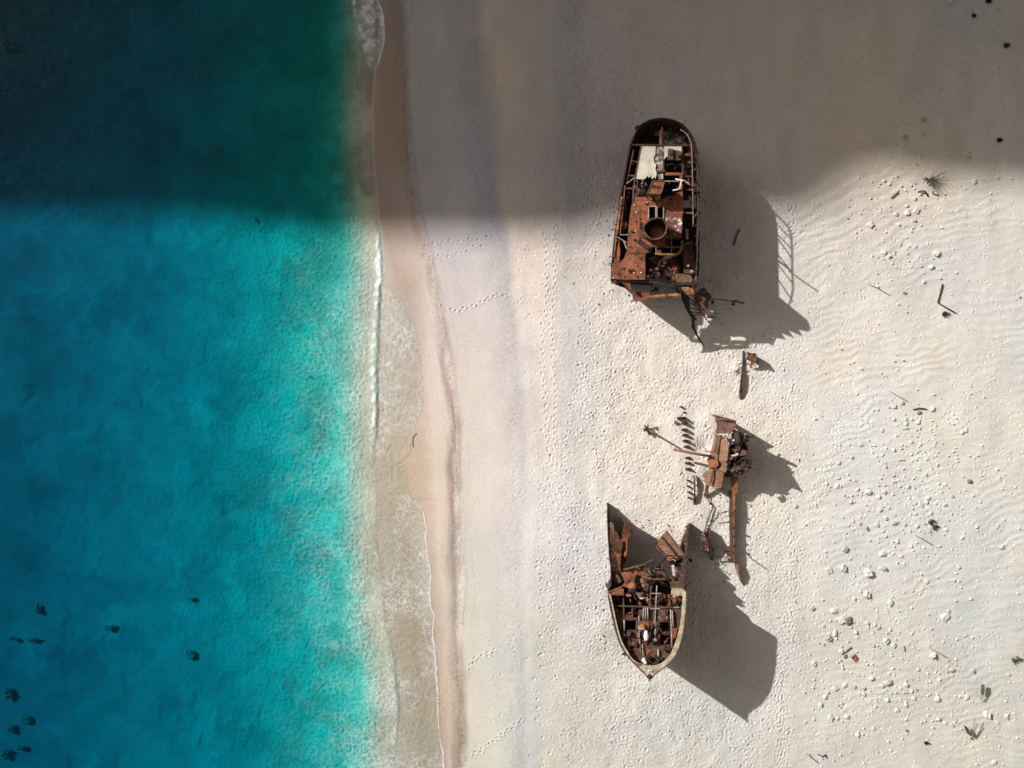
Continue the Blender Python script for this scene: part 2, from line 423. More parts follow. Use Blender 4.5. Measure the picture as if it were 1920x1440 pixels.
for i in range(26):
    y = 760 + i * 26 + rnd.uniform(-10, 10)
    stamp(1022 + rnd.uniform(-22, 22), y, rnd.uniform(0, 3), rnd.uniform(.12, .17), rnd.uniform(.08, .12), 0.08, .2)

# each thing sinks a little, sand drifts up round the wrecks
def drift(px, py, rad, h):
    global GZ
    d2 = ((GPX - px) ** 2 + (GPY - py) ** 2) / rad ** 2
    GZ += h * np.exp(-d2)
for (px, py, r_, h_) in [(1135, 470, 26, .12), (1130, 1180, 26, .14), (1330, 790, 16, .12), (1312, 880, 12, .1), (1285, 985, 12, .12), (1240, 1000, 14, .1), (1352, 1040, 18, .15), (1350, 985, 24, -.2), (1320, 840, 15, -.25), (1380, 690, 10, .15), (1200, 1010, 16, .12), (1218, 1285, 14, .12), (1265, 790, 14, .1)]:
    drift(px, py, r_, h_)

def gz(px, py):
    """sand height under a photo pixel (ground scale)"""
    x = (px - 960) * S; y = (720 - py) * S
    ci = int(round(i0 + (x - gx[i0]) / GS)); cj = int(round(j0 + (y - gy[j0]) / GS))
    return float(GZ[max(0, min(cj, ny - 1)), max(0, min(ci, nx - 1))])
def G(px, py, dz=0.0):
    """point on the sand as the photo shows it"""
    z = gz(px, py)
    return W(px, py, z + dz)

# sand colour: bands along the beach
def lin(c): 
    c = np.array(c, float) / 255.0
    return np.where(c <= 0.04045, c / 12.92, ((c + 0.055) / 1.055) ** 2.4)
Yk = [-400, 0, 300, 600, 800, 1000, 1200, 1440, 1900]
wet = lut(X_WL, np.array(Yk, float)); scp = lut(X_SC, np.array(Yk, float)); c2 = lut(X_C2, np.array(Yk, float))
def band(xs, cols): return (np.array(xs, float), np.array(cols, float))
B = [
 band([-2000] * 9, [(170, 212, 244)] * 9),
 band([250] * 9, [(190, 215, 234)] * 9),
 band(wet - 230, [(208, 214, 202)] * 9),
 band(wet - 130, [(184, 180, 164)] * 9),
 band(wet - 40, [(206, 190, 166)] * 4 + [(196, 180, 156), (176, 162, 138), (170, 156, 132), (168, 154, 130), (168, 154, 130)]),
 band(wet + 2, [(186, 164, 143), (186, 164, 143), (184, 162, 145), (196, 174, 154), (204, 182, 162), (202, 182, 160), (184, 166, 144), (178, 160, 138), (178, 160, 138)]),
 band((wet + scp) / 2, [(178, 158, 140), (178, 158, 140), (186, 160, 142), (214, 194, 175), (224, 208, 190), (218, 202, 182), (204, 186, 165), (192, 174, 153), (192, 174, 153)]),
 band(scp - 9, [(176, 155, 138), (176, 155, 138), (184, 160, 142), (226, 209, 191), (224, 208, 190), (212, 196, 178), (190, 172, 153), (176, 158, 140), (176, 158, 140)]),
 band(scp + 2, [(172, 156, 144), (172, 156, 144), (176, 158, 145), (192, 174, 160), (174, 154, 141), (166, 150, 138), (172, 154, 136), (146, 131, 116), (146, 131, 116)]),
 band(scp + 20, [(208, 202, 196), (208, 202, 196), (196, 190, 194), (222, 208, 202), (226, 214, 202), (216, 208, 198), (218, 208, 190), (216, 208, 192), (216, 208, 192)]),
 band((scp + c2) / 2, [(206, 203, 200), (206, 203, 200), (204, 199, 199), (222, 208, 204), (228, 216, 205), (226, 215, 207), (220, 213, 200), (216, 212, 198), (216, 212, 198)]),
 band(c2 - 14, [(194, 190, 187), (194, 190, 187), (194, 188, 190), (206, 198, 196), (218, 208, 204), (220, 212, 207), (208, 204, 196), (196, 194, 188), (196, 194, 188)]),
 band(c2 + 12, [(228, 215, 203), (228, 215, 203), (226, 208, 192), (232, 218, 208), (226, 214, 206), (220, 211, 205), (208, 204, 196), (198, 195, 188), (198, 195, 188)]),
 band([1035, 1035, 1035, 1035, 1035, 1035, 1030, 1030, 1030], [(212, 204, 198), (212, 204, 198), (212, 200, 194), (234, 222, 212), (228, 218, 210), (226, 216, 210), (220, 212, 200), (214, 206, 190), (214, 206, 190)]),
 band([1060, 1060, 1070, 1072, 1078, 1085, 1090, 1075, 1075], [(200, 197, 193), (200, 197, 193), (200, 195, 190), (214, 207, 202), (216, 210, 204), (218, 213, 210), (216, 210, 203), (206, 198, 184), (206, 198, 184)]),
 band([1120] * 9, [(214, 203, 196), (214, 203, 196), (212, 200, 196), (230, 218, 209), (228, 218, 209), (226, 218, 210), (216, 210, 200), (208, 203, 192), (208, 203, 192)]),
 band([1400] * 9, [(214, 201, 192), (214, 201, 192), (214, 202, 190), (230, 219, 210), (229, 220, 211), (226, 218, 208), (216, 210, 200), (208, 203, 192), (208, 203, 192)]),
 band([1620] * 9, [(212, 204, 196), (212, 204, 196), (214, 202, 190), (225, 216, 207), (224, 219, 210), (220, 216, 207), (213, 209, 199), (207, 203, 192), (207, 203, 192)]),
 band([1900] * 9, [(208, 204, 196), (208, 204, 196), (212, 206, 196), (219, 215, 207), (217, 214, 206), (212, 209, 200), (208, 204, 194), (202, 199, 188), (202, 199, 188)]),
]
# warp along the shore
wrp = (fbm(GX, GY * 0.35, 4, 83, 4) * 22 + fbm(GX, GY * .6, 1.2, 85, 3) * 8) * sstep(-10, 20, GPX - xwG)
PXw = GPX + wrp
CR = np.zeros(GX.shape + (3,))
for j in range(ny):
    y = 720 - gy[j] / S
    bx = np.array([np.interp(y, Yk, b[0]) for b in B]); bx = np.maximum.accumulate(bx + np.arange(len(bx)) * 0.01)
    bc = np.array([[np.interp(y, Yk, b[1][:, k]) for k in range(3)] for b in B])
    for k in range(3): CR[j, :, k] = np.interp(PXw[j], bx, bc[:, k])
# wide tints and small blotches
tn = fbm(GX, GY, 9, 101, 4)[..., None]; tn2 = fbm(GX, GY, 2.2, 103, 4)[..., None]
CR += (GPX < xiG)[..., None] * (fbm(GX + 2 * dx, GY + 2 * dy, 3.0, 107, 4) * 42)[..., None]
CR += tn * np.array([10, 2, -6]) + tn2 * np.array([7, 7, 7])
scl = GPX - xsG - wrp * .5
for o_, w_, a_ in ((4, 2.2, 19), (14, 1.6, 12), (30, 1.4, 8), (-14, 1.5, 9)):
    CR -= (infm * np.exp(-((scl - o_ - 6 * fbm(GX, GY, 3, 200 + o_, 3)) / w_) ** 2) * a_ * np.clip(0.5 + 1.6 * fbm(GX, GY, 2.5, 230 + o_, 3), 0, 1))[..., None] * np.array([.9, 1, 1.05])
CR += (infm * sstep(0, 60, GPX - xsG) * fbm(GX, GY * .25, 1.3, 109, 4) * 9)[..., None]
CR -= (grav * infm * (vnoise(GX, GY, 0.13, 105) > 0.12))[..., None] * np.array([11, 11, 10])
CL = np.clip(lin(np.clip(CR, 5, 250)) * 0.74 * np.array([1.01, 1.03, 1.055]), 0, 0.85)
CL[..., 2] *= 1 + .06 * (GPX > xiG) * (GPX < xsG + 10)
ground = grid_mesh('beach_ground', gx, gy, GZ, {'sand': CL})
ground['kind'] = 'structure'; ground['label'] = 'pale pink and white sand beach with wet strip, berm lines and footprints'
m, nt, p = newmat('beach_sand')
at = node(nt, 'ShaderNodeAttribute', attribute_name='sand')
geo = nt.nodes.new('ShaderNodeNewGeometry')
n1 = noise(nt, 6.0, 6, 0.75, vec=geo.outputs['Position'])
r1 = ramp(nt, n1.outputs[0], [(0.3, (0.76, 0.75, 0.73)), (0.7, (1.14, 1.13, 1.12))])
mul = node(nt, 'ShaderNodeMix', data_type='RGBA', blend_type='MULTIPLY'); mul.inputs[0].default_value = 0.8
nt.links.new(at.outputs['Color'], mul.inputs[6]); nt.links.new(r1.outputs[0], mul.inputs[7])
vo = node(nt, 'ShaderNodeTexVoronoi', Scale=1.6); nt.links.new(geo.outputs['Position'], vo.inputs['Vector'])
r2 = ramp(nt, vo.outputs['Distance'], [(0.0, (0.25, 0.2, 0.17)), (0.035, (0.35, 0.3, 0.27)), (0.06, (1, 1, 1))])
mul2 = node(nt, 'ShaderNodeMix', data_type='RGBA', blend_type='MULTIPLY'); mul2.inputs[0].default_value = 0.35
nt.links.new(mul.outputs[2], mul2.inputs[6]); nt.links.new(r2.outputs[0], mul2.inputs[7])
nt.links.new(mul2.outputs[2], p.inputs['Base Color'])
p.inputs['Roughness'].default_value = 0.95; p.inputs['Specular IOR Level'].default_value = 0.15
bump(nt, p, n1.outputs[0], 0.6, 0.05)
ground.data.materials.append(m)

# ------------------------------------------------------------------ sea
wxs = axis(-49, -5.5, 0.16, 3000); wxs = wxs[wxs < -5.4]; wxs = wxs[wxs < -18.0]
wxs = np.concatenate([wxs, np.arange(-18.0, -5.6, 0.07)])
wys = axis(-38, 38, 0.12, 3000)
WX, WY = np.meshgrid(wxs, wys); WPX = WX / S + 960; WPY = 720 - WY / S
jag = fbm(WX, WY, 1.0, 131, 4) * 5
xi = lut(X_IN, WPY) + jag * 0.5; xw = lut(X_WL, WPY) + jag + 5 * fbm(WX, WY, 2.4, 159, 3)
gzw = ground_height(WX, WY)
# breaking lip along the inner line
lipamp = 0.03 + 0.13 * sstep(400, 470, WPY) * (1 - sstep(800, 850, WPY)) + 0.09 * sstep(1180, 1240, WPY) * (1 - sstep(1340, 1370, WPY)) + 0.10 * (1 - sstep(60, 140, WPY))
d = WPX - xi
lip = lipamp * np.where(d < 0, np.exp(-(d / 9) ** 2), np.exp(-(d / 2.2) ** 2))
swell = 0.02 * fbm(WX, WY, 0.5, 137, 3) * np.clip(-d / 20, 0, 1)
WZ = np.maximum(ZW + swell, gzw + 0.022) + lip
edge = xw - WPX
WZ = np.where(edge < -6, gzw - 0.08, WZ)
depth = np.clip(WZ - gzw, 0, None)
depth = np.where(np.abs(WX) > 200, 9, depth)
# white lace: sea froth, plus the caustic light net painted in the shallows
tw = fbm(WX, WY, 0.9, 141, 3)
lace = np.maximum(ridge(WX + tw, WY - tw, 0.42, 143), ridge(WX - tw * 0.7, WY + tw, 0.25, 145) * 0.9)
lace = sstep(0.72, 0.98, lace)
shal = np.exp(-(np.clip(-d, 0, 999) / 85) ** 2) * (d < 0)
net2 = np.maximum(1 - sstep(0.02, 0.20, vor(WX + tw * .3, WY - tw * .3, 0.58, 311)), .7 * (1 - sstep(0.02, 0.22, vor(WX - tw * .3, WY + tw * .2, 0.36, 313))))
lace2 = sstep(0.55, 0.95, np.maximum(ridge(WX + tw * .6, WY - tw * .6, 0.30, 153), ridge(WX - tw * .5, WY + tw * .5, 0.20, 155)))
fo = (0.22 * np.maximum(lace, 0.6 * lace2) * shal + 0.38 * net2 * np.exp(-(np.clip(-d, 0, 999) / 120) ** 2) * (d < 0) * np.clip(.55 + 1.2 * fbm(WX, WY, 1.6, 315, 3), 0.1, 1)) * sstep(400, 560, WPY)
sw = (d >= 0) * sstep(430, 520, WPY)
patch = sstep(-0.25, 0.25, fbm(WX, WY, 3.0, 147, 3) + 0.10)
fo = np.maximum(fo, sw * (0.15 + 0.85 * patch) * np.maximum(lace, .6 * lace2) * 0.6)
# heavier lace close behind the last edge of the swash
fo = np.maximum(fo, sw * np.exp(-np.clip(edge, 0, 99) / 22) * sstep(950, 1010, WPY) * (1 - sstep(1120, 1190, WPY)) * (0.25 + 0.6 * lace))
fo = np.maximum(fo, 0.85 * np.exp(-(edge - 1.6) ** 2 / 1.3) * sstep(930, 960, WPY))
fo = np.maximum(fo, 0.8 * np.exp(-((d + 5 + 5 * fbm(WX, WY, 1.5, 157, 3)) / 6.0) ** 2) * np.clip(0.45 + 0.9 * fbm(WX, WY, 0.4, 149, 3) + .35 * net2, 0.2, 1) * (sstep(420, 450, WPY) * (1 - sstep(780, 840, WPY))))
# the breaker at the top of the picture
top = (1 - sstep(60, 150, WPY)); bx0 = np.interp(WPY, [0, 140], [655, 690])
inb = sstep(-3, 6, WPX - bx0) * (edge > 0)
fo = np.maximum(fo, top * inb * np.clip(0.5 + 1.1 * fbm(WX, WY, 0.45, 151, 4), 0.08, 0.95))
fo = np.maximum(fo, (1 - sstep(120, 330, WPY)) * 0.6 * lace * np.exp(-((WPX - np.interp(WPY, [0, 140, 330], [660, 676, 690])) / 3.5) ** 2))
fo = np.maximum(fo, (1 - sstep(100, 140, WPY)) * 0.8 * np.exp(-((edge - 2) / 3) ** 2))
fo = np.maximum(fo, (WPY < 420) * 0.10 * np.exp(-((edge - 2) / 2) ** 2))
fo = np.clip(fo, 0, 1) * (edge > 0)
rocks_under = [r for r in [(70, 1141, 7, 12), (207, 1177, 13, 6), (357, 1227, 11, 11), (48, 1350, 14, 9), (20, 1368, 9, 10), (14, 1300, 8, 14), (40, 1402, 9, 6), (10, 1415, 10, 13), (165, 1345, 10, 8), (157, 1392, 9, 8), (24, 1197, 8, 4), (62, 1199, 20, 4), (357, 1123, 8, 3), (480, 412, 4, 12), (22, 85, 20, 18), (60, 45, 22, 16), (580, 706, 3.2, 3.2), (330, 1010 + 20, 8, 5), (232, 1370, 7, 6)] if r[:2] not in ((165, 1345), (157, 1392), (330, 1030), (232, 1370), (60, 45))]
sea_o = grid_mesh('sea', wxs, wys, WZ, {'depth': depth, 'foam_and_caustics': fo, 'edge': edge})
sea_o['kind'] = 'structure'; sea_o['label'] = 'clear turquoise sea deepening to teal away from the beach'
m = bpy.data.materials.new('sea_water'); m.use_nodes = True; nt = m.node_tree; nt.nodes.clear()
out = nt.nodes.new('ShaderNodeOutputMaterial')
ad = node(nt, 'ShaderNodeAttribute', attribute_name='depth'); af = node(nt, 'ShaderNodeAttribute', attribute_name='foam_and_caustics'); ae = node(nt, 'ShaderNodeAttribute', attribute_name='edge')
sc1 = node(nt, 'ShaderNodeVectorMath', operation='SCALE'); sc1.inputs[0].default_value = (-1.35, -0.180, -0.158); nt.links.new(ad.outputs['Fac'], sc1.inputs['Scale'])
def vexp(src, mult):
    s_ = node(nt, 'ShaderNodeVectorMath', operation='SCALE'); nt.links.new(src, s_.inputs[0]); s_.inputs['Scale'].default_value = mult
    sp = nt.nodes.new('ShaderNodeSeparateXYZ'); nt.links.new(s_.outputs[0], sp.inputs[0])
    cb = nt.nodes.new('ShaderNodeCombineXYZ')
    for i in range(3):
        e = node(nt, 'ShaderNodeMath', operation='EXPONENT'); nt.links.new(sp.outputs[i], e.inputs[0]); nt.links.new(e.outputs[0], cb.inputs[i])
    return cb.outputs[0]
T1 = vexp(sc1.outputs[0], 1.0); T2 = vexp(sc1.outputs[0], 2.0)
inv = node(nt, 'ShaderNodeVectorMath', operation='SUBTRACT'); inv.inputs[0].default_value = (1, 1, 1); nt.links.new(T2, inv.inputs[1])
bod = node(nt, 'ShaderNodeVectorMath', operation='MULTIPLY'); bod.inputs[1].default_value = (0.0, 0.005, 0.012); nt.links.new(inv.outputs[0], bod.inputs[0])
tr = nt.nodes.new('ShaderNodeBsdfTransparent'); nt.links.new(T1, tr.inputs[0])
di = nt.nodes.new('ShaderNodeBsdfDiffuse'); nt.links.new(bod.outputs[0], di.inputs[0])
add = nt.nodes.new('ShaderNodeAddShader'); nt.links.new(tr.outputs[0], add.inputs[0]); nt.links.new(di.outputs[0], add.inputs[1])
geo = nt.nodes.new('ShaderNodeNewGeometry')
wn1 = noise(nt, 2.2, 5, 0.65, vec=geo.outputs['Position'])
bp = node(nt, 'ShaderNodeBump', Strength=0.8, Distance=0.05); nt.links.new(wn1.outputs[0], bp.inputs['Height'])
nt.links.new(bp.outputs[0], di.inputs['Normal'])
gl = node(nt, 'ShaderNodeBsdfGlossy', Roughness=0.06); nt.links.new(bp.outputs[0], gl.inputs['Normal'])
dt = node(nt, 'ShaderNodeVectorMath', operation='DOT_PRODUCT'); nt.links.new(geo.outputs['Incoming'], dt.inputs[0]); nt.links.new(bp.outputs[0], dt.inputs[1])
ab = node(nt, 'ShaderNodeMath', operation='ABSOLUTE'); nt.links.new(dt.outputs['Value'], ab.inputs[0])
om = node(nt, 'ShaderNodeMath', operation='SUBTRACT', use_clamp=True); om.inputs[0].default_value = 1; nt.links.new(ab.outputs[0], om.inputs[1])
pw = node(nt, 'ShaderNodeMath', operation='POWER'); nt.links.new(om.outputs[0], pw.inputs[0]); pw.inputs[1].default_value = 5
fr = node(nt, 'ShaderNodeMath', operation='MULTIPLY_ADD', use_clamp=True); nt.links.new(pw.outputs[0], fr.inputs[0]); fr.inputs[1].default_value = 0.98; fr.inputs[2].default_value = 0.01
mx = nt.nodes.new('ShaderNodeMixShader'); nt.links.new(fr.outputs[0], mx.inputs[0]); nt.links.new(add.outputs[0], mx.inputs[1]); nt.links.new(gl.outputs[0], mx.inputs[2])
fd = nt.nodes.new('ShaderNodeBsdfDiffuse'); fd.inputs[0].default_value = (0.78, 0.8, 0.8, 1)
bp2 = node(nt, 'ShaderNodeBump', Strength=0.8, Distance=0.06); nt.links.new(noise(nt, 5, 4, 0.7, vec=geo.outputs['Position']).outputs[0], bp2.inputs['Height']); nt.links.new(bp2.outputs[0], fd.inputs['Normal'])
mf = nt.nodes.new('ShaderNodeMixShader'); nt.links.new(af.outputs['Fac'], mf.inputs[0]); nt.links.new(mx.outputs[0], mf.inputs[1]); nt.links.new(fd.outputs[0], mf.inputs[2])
ed = node(nt, 'ShaderNodeMapRange'); ed.inputs['From Min'].default_value = -0.6; ed.inputs['From Max'].default_value = 0.4; nt.links.new(ae.outputs['Fac'], ed.inputs['Value'])
t0 = nt.nodes.new('ShaderNodeBsdfTransparent')
me_ = nt.nodes.new('ShaderNodeMixShader'); nt.links.new(ed.outputs[0], me_.inputs[0]); nt.links.new(t0.outputs[0], me_.inputs[1]); nt.links.new(mf.outputs[0], me_.inputs[2])
nt.links.new(me_.outputs[0], out.inputs[0])
sea_o.data.materials.append(m)

# ------------------------------------------------------------------ the cliffs that shade the north of the cove (outside the frame)
def bed_edge(x, y):
    D_ = 0.9 + float(bed(np.array(700.0 - x)))
    return (960 + (x - 960) * (1 + D_ / H) - 29.7 * D_, 720 + (y - 720) * (1 + D_ / H) - 17.84 * D_)
EDGE = [(-1500, 225), bed_edge(-300, 385)] + [bed_edge(*e) for e in ((0, 388), (100, 388), (200, 393), (300, 398), (400, 404), (480, 415), (560, 428), (620, 436), (660, 440))] + [(800, 430), (960, 438), (1050, 440), (1130, 432), (1190, 410), (1250, 418), (1330, 400), (1400, 408), (1450, 398), (1500, 402), (1555, 385), (1585, 358), (1625, 328), (1700, 312), (1745, 338), (1790, 332), (1840, 350), (1880, 342), (1920, 346), (2100, 350), (3000, 365)]
cot = 1 / math.tan(SUN_EL)
mb = MB(); V = []; HC = 190.0
lv = [(0.0, 0), (0.06, 0), (0.25, 0), (0.6, 0), (0.82, 0), (1.0, 1.0)]   # share of the way to the rim, share of the height kept under the shade line
pts = []
for (a, b) in zip(EDGE[:-1], EDGE[1:]):
    k = max(1, int((b[0] - a[0]) / 30))
    for j in range(k): t = j / k; pts.append((a[0] + (b[0] - a[0]) * t, a[1] + (b[1] - a[1]) * t))
pts.append(EDGE[-1])
rows = []
for i, (px, py) in enumerate(pts):
    g = Vector(((px - 960) * S, (720 - py) * S, 0)); rr = []
    rim = g - Vector((SH.x, SH.y, 0)) * cot * HC + Vector((0, 0, HC))
    foot = Vector((g.x + (i / len(pts) - 0.5) * 120 + 30, 47, -5))
    for q, (s_, hh) in enumerate(lv):
        t = s_
        P = foot.lerp(rim, t)
        if 0 < q < 5:      # the face keeps a few metres under the line of the rim's shade
            P.z = (P.y - max(g.y, 25.5)) / (cot * -SH.y) - rnd.uniform(1, 5) - (10 if q == 1 else 0)
            P.x += rnd.uniform(-3, 3)
        rr.append(P)
    rr.append(rim + Vector((0, 260, -12))); rr.append(Vector((rim.x, rim.y + 300, -12)))
    rows.append(rr)
n = len(rows[0])
fs = []
for i in range(len(rows) - 1):
    for q in range(n - 1): fs.append((i * n + q, (i + 1) * n + q, (i + 1) * n + q + 1, i * n + q + 1))
fs.append(tuple(range(n))); fs.append(tuple(reversed([(len(rows) - 1) * n + q for q in range(n)])))
mb.add([v for r in rows for v in r], fs)
mb2 = MB(); rows = []
for i in range(26):
    y = 170 - i * 14; j = 5 * math.sin(i * 1.3) + rnd.uniform(-3, 3)
    rows.append([Vector((x0 + abs(j), y, z0)) for x0, z0 in ((60, -3), (63, 26 + j), (70, 60 - j), (76, 95 + j), (88, 128 + 2 * j), (260, 135), (300, -5))])
n2 = 7; fs2 = []
for i in range(25):
    for q in range(n2 - 1): fs2.append((i * n2 + q, i * n2 + q + 1, (i + 1) * n2 + q + 1, (i + 1) * n2 + q))
fs2.append(tuple(reversed(range(n2)))); fs2.append(tuple(25 * n2 + q for q in range(n2)))
mb2.add([v for r in rows for v in r], fs2)
ce = mb2.build('cliff', M['cliff']); ce['kind'] = 'structure'; ce['label'] = 'high pale limestone cliff behind the beach'
cl = mb.build('cliff', M['cliff']); cl['kind'] = 'structure'; cl['label'] = 'high pale limestone cliff closing the cove'

# ------------------------------------------------------------------ wrecks
A = Q((1120, 210), 8.727); Bz = Q((1120, 360), 8.727); C = Q((1120, 500), 6.4)
D = Q((1180, 740), 6.857); E = Q((1120, 930), 6.4); F = Q((1120, 1090), 7.58)
def P3(q, *a): return [q(*t) for t in a]
def WP(p): return W(p[0], p[1], p[2])

def catmull(pts, k):
    out = []
    n = len(pts)
    for i in range(n - 1):
        p0, p1, p2, p3 = pts[max(i - 1, 0)], pts[i], pts[i + 1], pts[min(i + 2, n - 1)]
        for j in range(k):
            t = j / k
            out.append(tuple(0.5 * (2 * b + (c - a) * t + (2 * a - 5 * b + 4 * c - d) * t * t + (-a + 3 * b - 3 * c + d) * t ** 3) for a, b, c, d in zip(p0, p1, p2, p3)))
    out.append(pts[-1]); return out

def hull(top, cx, offs, bottom=-1.0, th=0.07, ragz=None, k=5):
    """top: list of (px,py,z,rake); shell leaning inwards below the top edge"""
    T = catmull(top, k)
    mb = MB(); n = len(T); outer = []; 
    Pt = [W(t[0], t[1], t[2]) for t in T]
    cen = W(cx[0], cx[1], 3)
    for i, p in enumerate(Pt):
        a = Pt[max(i - 1, 0)]; b = Pt[min(i + 1, n - 1)]
        d = (b - a); d.z = 0; d.normalize(); nn = Vector((-d.y, d.x, 0))
        if nn.dot(cen - p) < 0: nn = -nn
        ztop = p.z + (ragz(T[i]) if ragz else 0)
        ring = []
        for (t, o) in offs:
            z = ztop + (bottom - ztop) * t
            q = p + nn * (o * T[i][3]) ; ring.append(Vector((q.x, q.y, z)))
        outer.append((ring, [r + nn * th for r in ring]))
    m = len(offs)
    vs = []; fs = []
    for ro, ri in outer: vs += ro + ri
    for i in range(n - 1):
        a = i * 2 * m; b = (i + 1) * 2 * m
        for j in range(m - 1):
            fs.append((a + j, b + j, b + j + 1, a + j + 1))
            fs.append((a + m + j, a + m + j + 1, b + m + j + 1, b + m + j))
        fs.append((a, a + m, b + m, b))
    a = 0; 
    for e in (0, (n - 1) * 2 * m):
        for j in range(m - 1): fs.append((e + j, e + j + 1, e + m + j + 1, e + m + j))
    mb.add(vs, fs)
    return mb, T, outer

def junk(root, x0, y0, x1, y1, n, z0, z1, seed, mats=('dark', 'brown', 'orange', 'ochre')):
    r = random.Random(seed)
    for i in range(n):
        x, y, z = r.uniform(x0, x1), r.uniform(y0, y1), r.uniform(z0, z1)
        mt = M[r.choice(mats)]; k = r.random(); c = W(x, y, z); a = r.uniform(0, math.pi)
        dv = Vector((math.cos(a), math.sin(a), r.uniform(-0.35, 0.35)))
        if k < 0.4:
            L = r.uniform(0.3, 0.9); mid = c + dv * L * 0.5 + Vector((0, 0, r.uniform(-.15, .2)))
            MB().tube([c, mid, c + dv * L + Vector((r.uniform(-.2, .2), r.uniform(-.2, .2), 0))], r.uniform(0.03, 0.07), 7).build('pipe', mt, root, True)
        elif k < 0.75:
            w = r.uniform(3, 8); h = r.uniform(3, 8)
            pl = [(x + math.cos(a + t) * w * r.uniform(.7, 1.2), y + math.sin(a + t) * h * r.uniform(.7, 1.2), z + r.uniform(-.2, .3)) for t in (0.6, 1.5, 2.5, 3.7, 4.8, 5.8)]
            MB().plate(rag(pl, 3, 0.5, r), 0.04).build('torn_plate', mt, root)
        elif k < 0.9:
            R = r.uniform(0.1, 0.24)
            MB().lathe(c, [(0, 0.4), (R * .8, 0.4), (R, 0.34), (R, 0.05), (R * 1.2, 0.0), (R * 1.2, -0.5), (0, -0.5)], 14, (r.uniform(-.4, .4), r.uniform(-.4, .4), 1)).build('machine_drum', mt, root, False)
        else:
            m_ = MB(); m_.bar(c, c + dv * r.uniform(.25, .5), 0.3, 0.25); m_.bar(c + Vector((0, 0, .15)), c + dv * .2 + Vector((0, 0, .3)), 0.16, 0.1); m_.build('machine_block', mt, root)

def bars(root, name, mat, lst, w=0.12, h=0.14):
    for a, b in lst:
        MB().bar(WP(a), WP(b), w, h).build(name, M[mat], root)
def pipes(root, name, mat, lst, r=0.05):
    for pts in lst:
        MB().tube([WP(p) for p in pts], r, 8).build(name, M[mat], root, True)

# ---------- stern section
base = W(1230, 390, 0); stern = thing('stern_wreck', 'rusted rounded stern section with red deck, open funnel ring and cream patch', 'shipwreck', (base.x, base.y, 0), 'broken sections of the rusted ship')
SZ = 5.75
topS = [(1146, 527, 5.3, 2.4), (1147, 508, 5.6, 1.6), (1148, 486, 5.7, 1.0), (1153, 440, SZ, .9), (1158, 411, SZ, .9), (1164, 364, SZ, .9), (1171.5, 325, SZ, 1), (1177.5, 292, SZ, 1.1), (1184, 267, SZ, 1.4), (1197, 240, SZ, 2), (1211, 229.5, SZ, 2.6), (1226, 224, SZ, 3), (1241, 222.5, SZ, 3.1), (1258, 224.5, SZ, 3), (1274.5, 231, SZ, 2.5), (1286.5, 240.5, SZ, 2), (1296.5, 255, SZ, 1.4), (1304.5, 274, SZ, 1), (1309, 302, SZ, .6), (1310.5, 336, SZ, .35), (1311, 370, SZ, .2), (1311, 415, SZ, .1), (1310.5, 440, SZ, .1), (1310, 463, SZ, .1), (1309, 509, 5.7, .1), (1307.5, 538, 5.4, .1)]
offs = [(0, 0), (0.08, 0.03), (0.35, 0.22), (0.65, 0.5), (1.0, 0.95)]
hm, TS, rings = hull(topS, (1235, 400), offs, ragz=lambda t: (rnd.uniform(-.15, .05) if 505 < t[1] or (t[0] < 1180 and rnd.random() < .3) else 0))
hm.build('hull_shell', M['dark'], stern)
for i in range(6, len(rings) - 4, 4):          # frames inside the shell
    ri = rings[i][1]; m_ = MB()
    for a, b in zip(ri[1:-1], ri[2:]): 
        c = Vector((base.x, a.y, a.z)); d = (c - a).normalized() * 0.08
        m_.bar(a + d, b + d, 0.06, 0.16)
    m_.build('hull_frame', M['brown'], stern)
m_ = MB()                                          # gunwale strip
for ca, cb in zip(TS[:-1], TS[1:]):
    m_.bar(W(ca[0], ca[1], ca[2] + .03), W(cb[0], cb[1], cb[2] + .03), 0.13, 0.09)
m_.build('gunwale', M['dark'], stern)
m_ = MB()
inn = catmull([(1190, 272, 5.2), (1203, 246, 5.2), (1222, 232, 5.2), (1241, 229, 5.2), (1262, 232, 5.2), (1281, 244, 5.2), (1293, 268, 5.2)], 5)
for ca, cb in zip(inn[:-1], inn[1:]): m_.bar(WP(ca), WP(cb), 0.10, 0.1)
m_.build('stern_ring_beam', M['dark'], stern)
# inner floors
MB().plate(rag([(1160, 500), (1166, 420), (1180, 330), (1196, 262), (1222, 240), (1258, 238), (1284, 258), (1297, 300), (1300, 400), (1299, 515), (1165, 515)], 14, 1.5), 0.1, z=1.6).build('hold_floor', M['dark'], stern)
MB().plate(rag([(1240, 248), (1262, 246), (1282, 258), (1290, 270), (1242, 270)], 6, 1.0), 0.05, z=4.4).build('after_deck', M['mottled'], stern)
MB().plate(rag([(1200, 250), (1222, 240), (1238, 240), (1238, 270), (1192, 270)], 6, 1.0), 0.05, z=4.0).build('after_deck', M['dark'], stern)
MB().plate(rag([(1228, 246), (1250, 246), (1254, 254), (1226, 254)], 5, .6), 0.05, z=5.0).build('rudder_box', M['brown'], stern)
